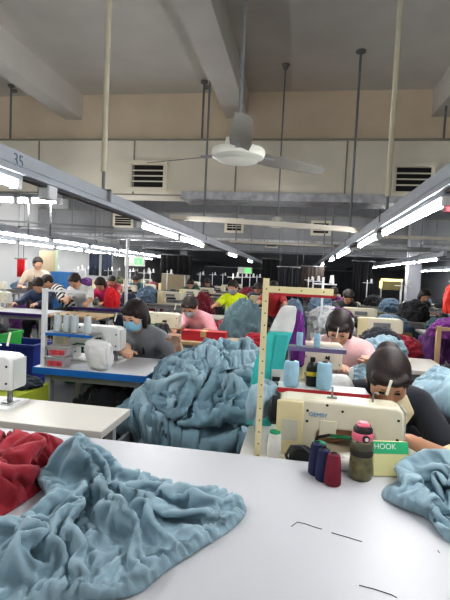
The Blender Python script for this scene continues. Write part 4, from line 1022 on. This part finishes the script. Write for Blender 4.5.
lump('purple garment heap at the far right, on the dark rack', (1.62, 5.0, .86), (.44, .36, .2), fabric('bright purple', (110,44,118)), 1)
lump('black garment pile on the floor right of the bowed woman', (1.28, 3.75, 0), (.62, .6, .74), CM['black'], 0)
lump('charcoal garment pile at the right edge before the pale blue pile', (2.05, 4.0, 0), (.8, .7, .8), CM['charcoal'], 2)
t = thing('rack', 'pale wooden rack frame at the right edge behind the charcoal pile', 'rack', (1.62, 4.5, 0))
for x in (-.28, .3): MB().bb(x-.02, x+.02, -.02, .02, 0, 1.02).build('upright', M_wood, t)
for z in (.55, .98): MB().bb(-.3, .32, -.03, .03, z, z+.03).build('rail', M_wood, t)
lump('orange-red plastic sack hanging by the right edge', (2.2, 6.9, 1.0), (.24, .2, .42), mat('orange red plastic', (240,64,48), rough=.4, var=.1), 1, .5, name='plastic_sack', cat='bag')
def panel(label, x0, x1, Y, z0, z1, m, name='hanging_cloth', cat='cloth', rod=True, wav=.03, n=24):
    t = thing(name, label, cat, ((x0+x1)/2, Y, 0)); w = x1-x0; vs = []; q = MB()
    for i in range(n+1):
        x = -w/2+w*i/n; y = wav*math.sin(i*1.5+x0*3)+wav*.5*math.sin(i*.7)
        vs += [(x, y, z0), (x, y+.2*wav, z1)]
    q.add(vs, [(2*i, 2*i+2, 2*i+3, 2*i+1) for i in range(n)], True)
    o = q.build('cloth_panel', m, t); so = o.modifiers.new('thickness', 'SOLIDIFY'); so.thickness = .006
    if rod:
        r = MB().cyl((-w/2-.05, 0, z1+.01), (w/2+.05, 0, z1+.01), .015, n=8); r.build('rod', M_greym, t)
        for x in (-w/2+.03, w/2-.03): MB().cyl((x, 0, z1+.02), (x, 0, ZC), .006, n=6).build('suspension', M_greym, t)
    return t
M_bk = fabric('black curtain', (20,21,26)); M_gj = fabric('blue grey jacket cloth', (62,70,86)); M_bk2 = fabric('dark curtain', (34,36,42))
panel('dark blue-grey coat hanging before the white wall, left one', -5.62, -5.32, 11.5, 1.2, 1.78, M_gj)
panel('dark blue-grey coat hanging before the white wall, right one', -5.25, -4.95, 11.5, 1.2, 1.78, M_gj)
panel('wide black cloth hanging below the lamps left of centre', -3.75, -2.85, 11.9, 1.33, 1.85, M_bk)
panel('tall black curtain in the middle behind the steel post', -.95, -.5, 11.9, .7, 1.85, M_bk)
panel('tall narrow black cloth hanging right of the middle curtain', -.42, .0, 10.0, .8, 1.62, M_bk2)
panel('tall black curtain right of centre below the right lamps', 1.55, 2.1, 13.4, .4, 1.95, M_bk)
panel('dark brown hanging cloth at the centre left of the pink worker row', .1, .75, 13.7, .8, 1.75, fabric('dark brown curtain', (50,40,34)))
panel('long dark cloth row hanging across the far centre', -4.2, -1.4, 20.2, .7, 1.7, M_bk2)
panel('long dark cloth row hanging across the far right', .4, 2.6, 22.0, .5, 1.8, M_bk2)
panel('red garment hanging at the far left beside the standing woman', -5.8, -5.62, 8.6, 1.15, 1.52, fabric('bright red cloth', (220,40,52)), name='hanging_garment', cat='clothes')
# boards and boxes near the left wall
t = thing('notice_board', 'tan cardboard board standing behind the standing woman', 'board', (-6.15, 10.4, 0))
MB().bb(-.25, .25, -.02, .02, 1.0, 1.78).build('board', plain('tan board', (176,160,132)), t); MB().bb(.2, .26, -.03, .0, .9, 1.8).build('edge_strip', plain('pale green strip', (170,196,170)), t); 
for x in (-.22, .22): MB().bb(x-.02, x+.02, -.02, .02, 0, 1.0).build('leg', M_legs, t)
t = thing('cabinet', 'grey metal cabinet with tan sign before the white wall', 'cabinet', (-3.75, 13.6, 0))
MB().bb(-.4, .4, -.2, .2, 0, 1.5).build('cabinet_body', plain('cabinet grey', (140,138,128)), t); MB().bb(-.38, -.01, -.215, -.2, .05, 1.45).build('door', plain('cabinet tan', (150,136,110)), t); MB().bb(.01, .38, -.215, -.2, .05, 1.45).build('door', MATS['cabinet tan'], t)
def exit_sign(label, loc, s=1):
    t = thing('exit_sign', label, 'sign', loc); t.scale = (s,)*3
    MB().bb(-.26, .26, -.03, .03, -.12, .12).build('sign_box', plain('sign white', (226,230,220)), t)
    MB().bb(.0, .2, -.034, -.03, -.08, .08).build('green_face', mat('sign green', (110,230,120), emit=(90,230,110), estr=1.2), t)
    q = MB().prism([(.06, -.05), (.08, -.05), (.10, -.01), (.12, -.05), (.14, -.05), (.115, .01), (.14, .03), (.13, .04), (.10, .025), (.07, .035), (.06, .02), (.09, .01)], -.037, -.035); q.build('running_figure', plain('sign figure', (230,240,230)), t)
    for x in (-.2, .2): MB().cyl((x, 0, .12), (x, 0, .5/s), .008, n=6).build('suspension', M_greym, t)
exit_sign('green lit sign in a white box on the white pole at left', (-4.05, 10.8, 1.62))
exit_sign('small green lit sign far away above the yellow vest man', (-2.3, 19.6, 1.6), 1.2)
tag(MB().cyl((-3.15, 8.0, 0), (-3.15, 8.0, 1.98), .03, n=12).build('pole', M_whitem), 'tall white pole standing left of the black hanging cloth', 'pole')
crate('blue plastic bin stacked beside the zebra-shirted worker', (-4.78, 8.7, .0), .4, .34, 1.3, plain('bright blue plastic', (60,120,176)))
t = thing('clothes_post', 'thin pale post holding the orange-red plastic sack', 'post', (2.34, 6.95, 0))
MB().cyl((0, 0, 0), (0, 0, 1.5), .018, n=8).build('post', M_whitem, t); MB().bar((0, -.05, 1.44), (-.2, -.05, 1.46), .02, .02).build('hook_arm', M_whitem, t)
t = thing('lit_board', 'warm yellow lit board low under the lamps, left of the pale column', 'sign', (2.85, 14.6, 0))
MB().bb(-.3, .35, -.02, .02, 1.42, 1.5).build('lit_strip', mat('warm lit panel', (240,226,150), emit=(250,232,150), estr=1.5), t)
MB().bb(-.34, -.26, -.022, .02, 1.2, 1.42).build('lit_end', MATS['warm lit panel'], t); MB().bb(-.26, .35, -.015, .02, 1.15, 1.42).build('board', plain('olive board', (110,100,60)), t)
for x in (-.28, .3): MB().bb(x-.02, x+.02, -.02, .02, 0, 1.2).build('leg', M_legs, t)
# ================================================================== WORLD AND VIEW
w = bpy.data.worlds.new('world'); bpy.context.scene.world = w; w.use_nodes = True
w.node_tree.nodes['Background'].inputs[0].default_value = (1, .98, .95, 1); w.node_tree.nodes['Background'].inputs[1].default_value = .45
vs = bpy.context.scene.view_settings
vs.view_transform = 'Standard'; vs.exposure = 0
try: bpy.context.scene.cycles.use_denoising = True
except Exception: pass
vs.look = 'Medium High Contrast'
vs.exposure = -.08
